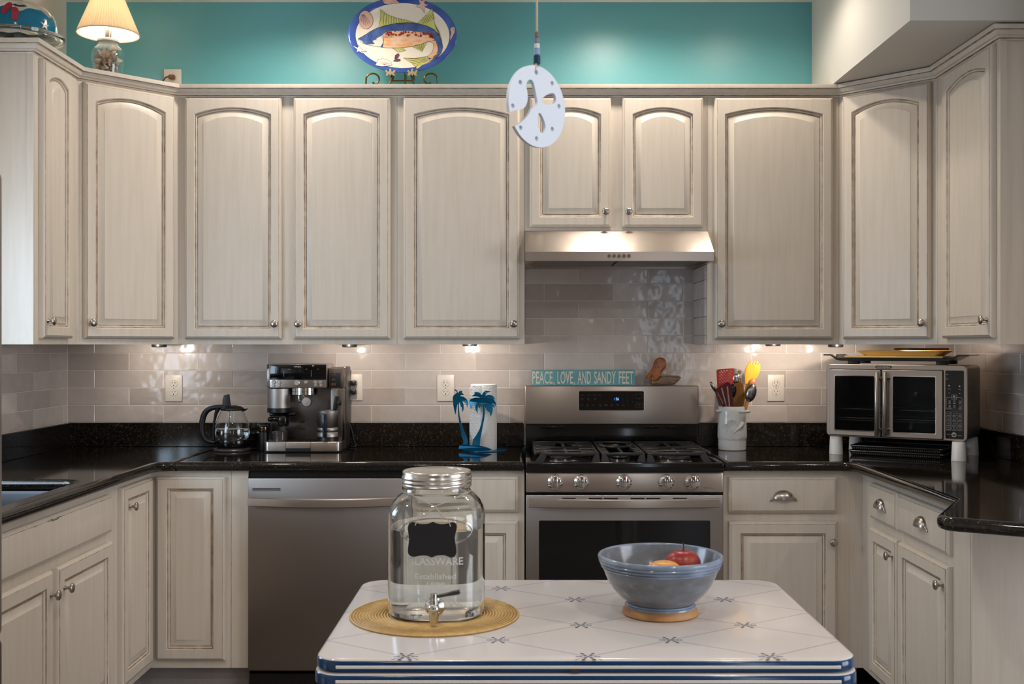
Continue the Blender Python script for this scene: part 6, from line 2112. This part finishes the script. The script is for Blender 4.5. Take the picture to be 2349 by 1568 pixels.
# stoneware bowl and fruit
BX, BY_, BZ = 0.326, -2.335, TZ
t = thing('stoneware_bowl', 'blue-grey glazed stoneware bowl with bare tan foot, holding fruit', 'bowl', (BX, BY_, BZ))
MB().lathe([(0.082, 0.0004), (0.086, 0.004), (0.0845, 0.012), (0.078, 0.019)], 56).build('foot', CLAY, t, local=True)
MB().lathe([(0.0775, 0.0175), (0.0800, 0.0195), (0.0795, 0.0225), (0.0765, 0.0245), (0.0765, 0.0275), (0.073, 0.029)], 56).build('foot_ring', STONEB, t, local=True)
MB().lathe([(0.0745, 0.0275), (0.081, 0.033), (0.093, 0.043), (0.1065, 0.057), (0.1175, 0.074), (0.1255, 0.092), (0.1298, 0.104), (0.1305, 0.112), (0.1335, 0.128), (0.1330, 0.1325), (0.1318, 0.1320), (0.127, 0.112), (0.121, 0.092), (0.113, 0.075), (0.102, 0.058), (0.088, 0.045), (0.066, 0.036), (0, 0.033)], 72).build('body', STONE, t, local=True, smooth=50)
MB().lathe([(0.1290, 0.1045), (0.1330, 0.1062), (0.1342, 0.1080), (0.1325, 0.1100), (0.1322, 0.1106), (0.1358, 0.1122), (0.1370, 0.1142), (0.1350, 0.1164), (0.1345, 0.1172), (0.1385, 0.1190), (0.1398, 0.1215), (0.1380, 0.1235), (0.1378, 0.1242), (0.1405, 0.1262), (0.1415, 0.1310), (0.1400, 0.1345), (0.1365, 0.1360), (0.1338, 0.1352), (0.1325, 0.1330), (0.1330, 0.126), (0.1310, 0.114)], 72, cap=False).build('rim', STONEB, t, local=True, smooth=55)


def fruit(name, label, c, r, sc, m_, stem=None, rot=0.0, dent=0.12):
    t = thing(name, label, 'fruit', c, rot)
    m = MB()
    L = []
    for i in range(17):
        th = PI * i / 16
        rr = r * math.sin(th)
        z = -r * math.cos(th)
        z -= dent * r * math.exp(-((th - PI) / 0.35) ** 2)
        L.append([(max(rr, 1e-4) * math.cos(a) * sc[0] * (1 + 0.03 * math.sin(2 * a)), max(rr, 1e-4) * math.sin(a) * sc[1], z * sc[2]) for a in [2 * PI * k / 28 for k in range(28)]])
    m.loops(L, cap0=0, cap1=0)
    m.build('flesh', m_, t, local=True, smooth=70)
    if stem:
        MB().tube([(0, 0, r * sc[2] * 0.86), (0.002, 0, r * sc[2] * 0.86 + 0.010), (0.0, 0.002, r * sc[2] * 0.86 + 0.020)], [0.0016, 0.0013, 0.0018], 8).build('stem', STEM, t, local=True)
    return t


fruit('apple', 'red apple with dark stem lying high in the right of the stoneware bowl', (BX + 0.056, BY_ + 0.028, BZ + 0.1075), 0.0385, (1.08, 1.0, 0.86), APPLE, True)
fruit('peach', 'yellow peach showing over the near rim of the bowl', (BX + 0.006, BY_ - 0.022, BZ + 0.090), 0.040, (1.12, 1.0, 0.92), MANGO, False)
fruit('peach', 'yellow fruit mostly hidden behind the peach in the bowl', (BX - 0.062, BY_, BZ + 0.074), 0.032, (1.1, 1.0, 0.9), MANGO, False)
fruit('peach', 'yellow peach at the bottom of the bowl, underneath the apple', (BX - 0.005, BY_ + 0.045, BZ + 0.066), 0.034, (1.0, 1.0, 0.92), MANGO, False)
fruit('peach', 'small yellow peach low against the near right wall of the bowl', (BX + 0.060, BY_ - 0.048, BZ + 0.0645), 0.028, (1.0, 1.0, 0.92), MANGO, False)
t = thing('cherry_stem', 'dark dried stem poking up left of the peach in the bowl', 'stem', (BX - 0.040, BY_ - 0.012, BZ + 0.088))
MB().tube([(0.004, 0, 0), (0.0, -0.002, 0.012), (-0.006, -0.002, 0.022)], [0.0012, 0.0012, 0.0015], 6).ball((-0.008, -0.002, 0.0235), 0.0042, 10, 6, 0, (1.4, 0.7, 0.6)).build('stalk', STEM, t, local=True)
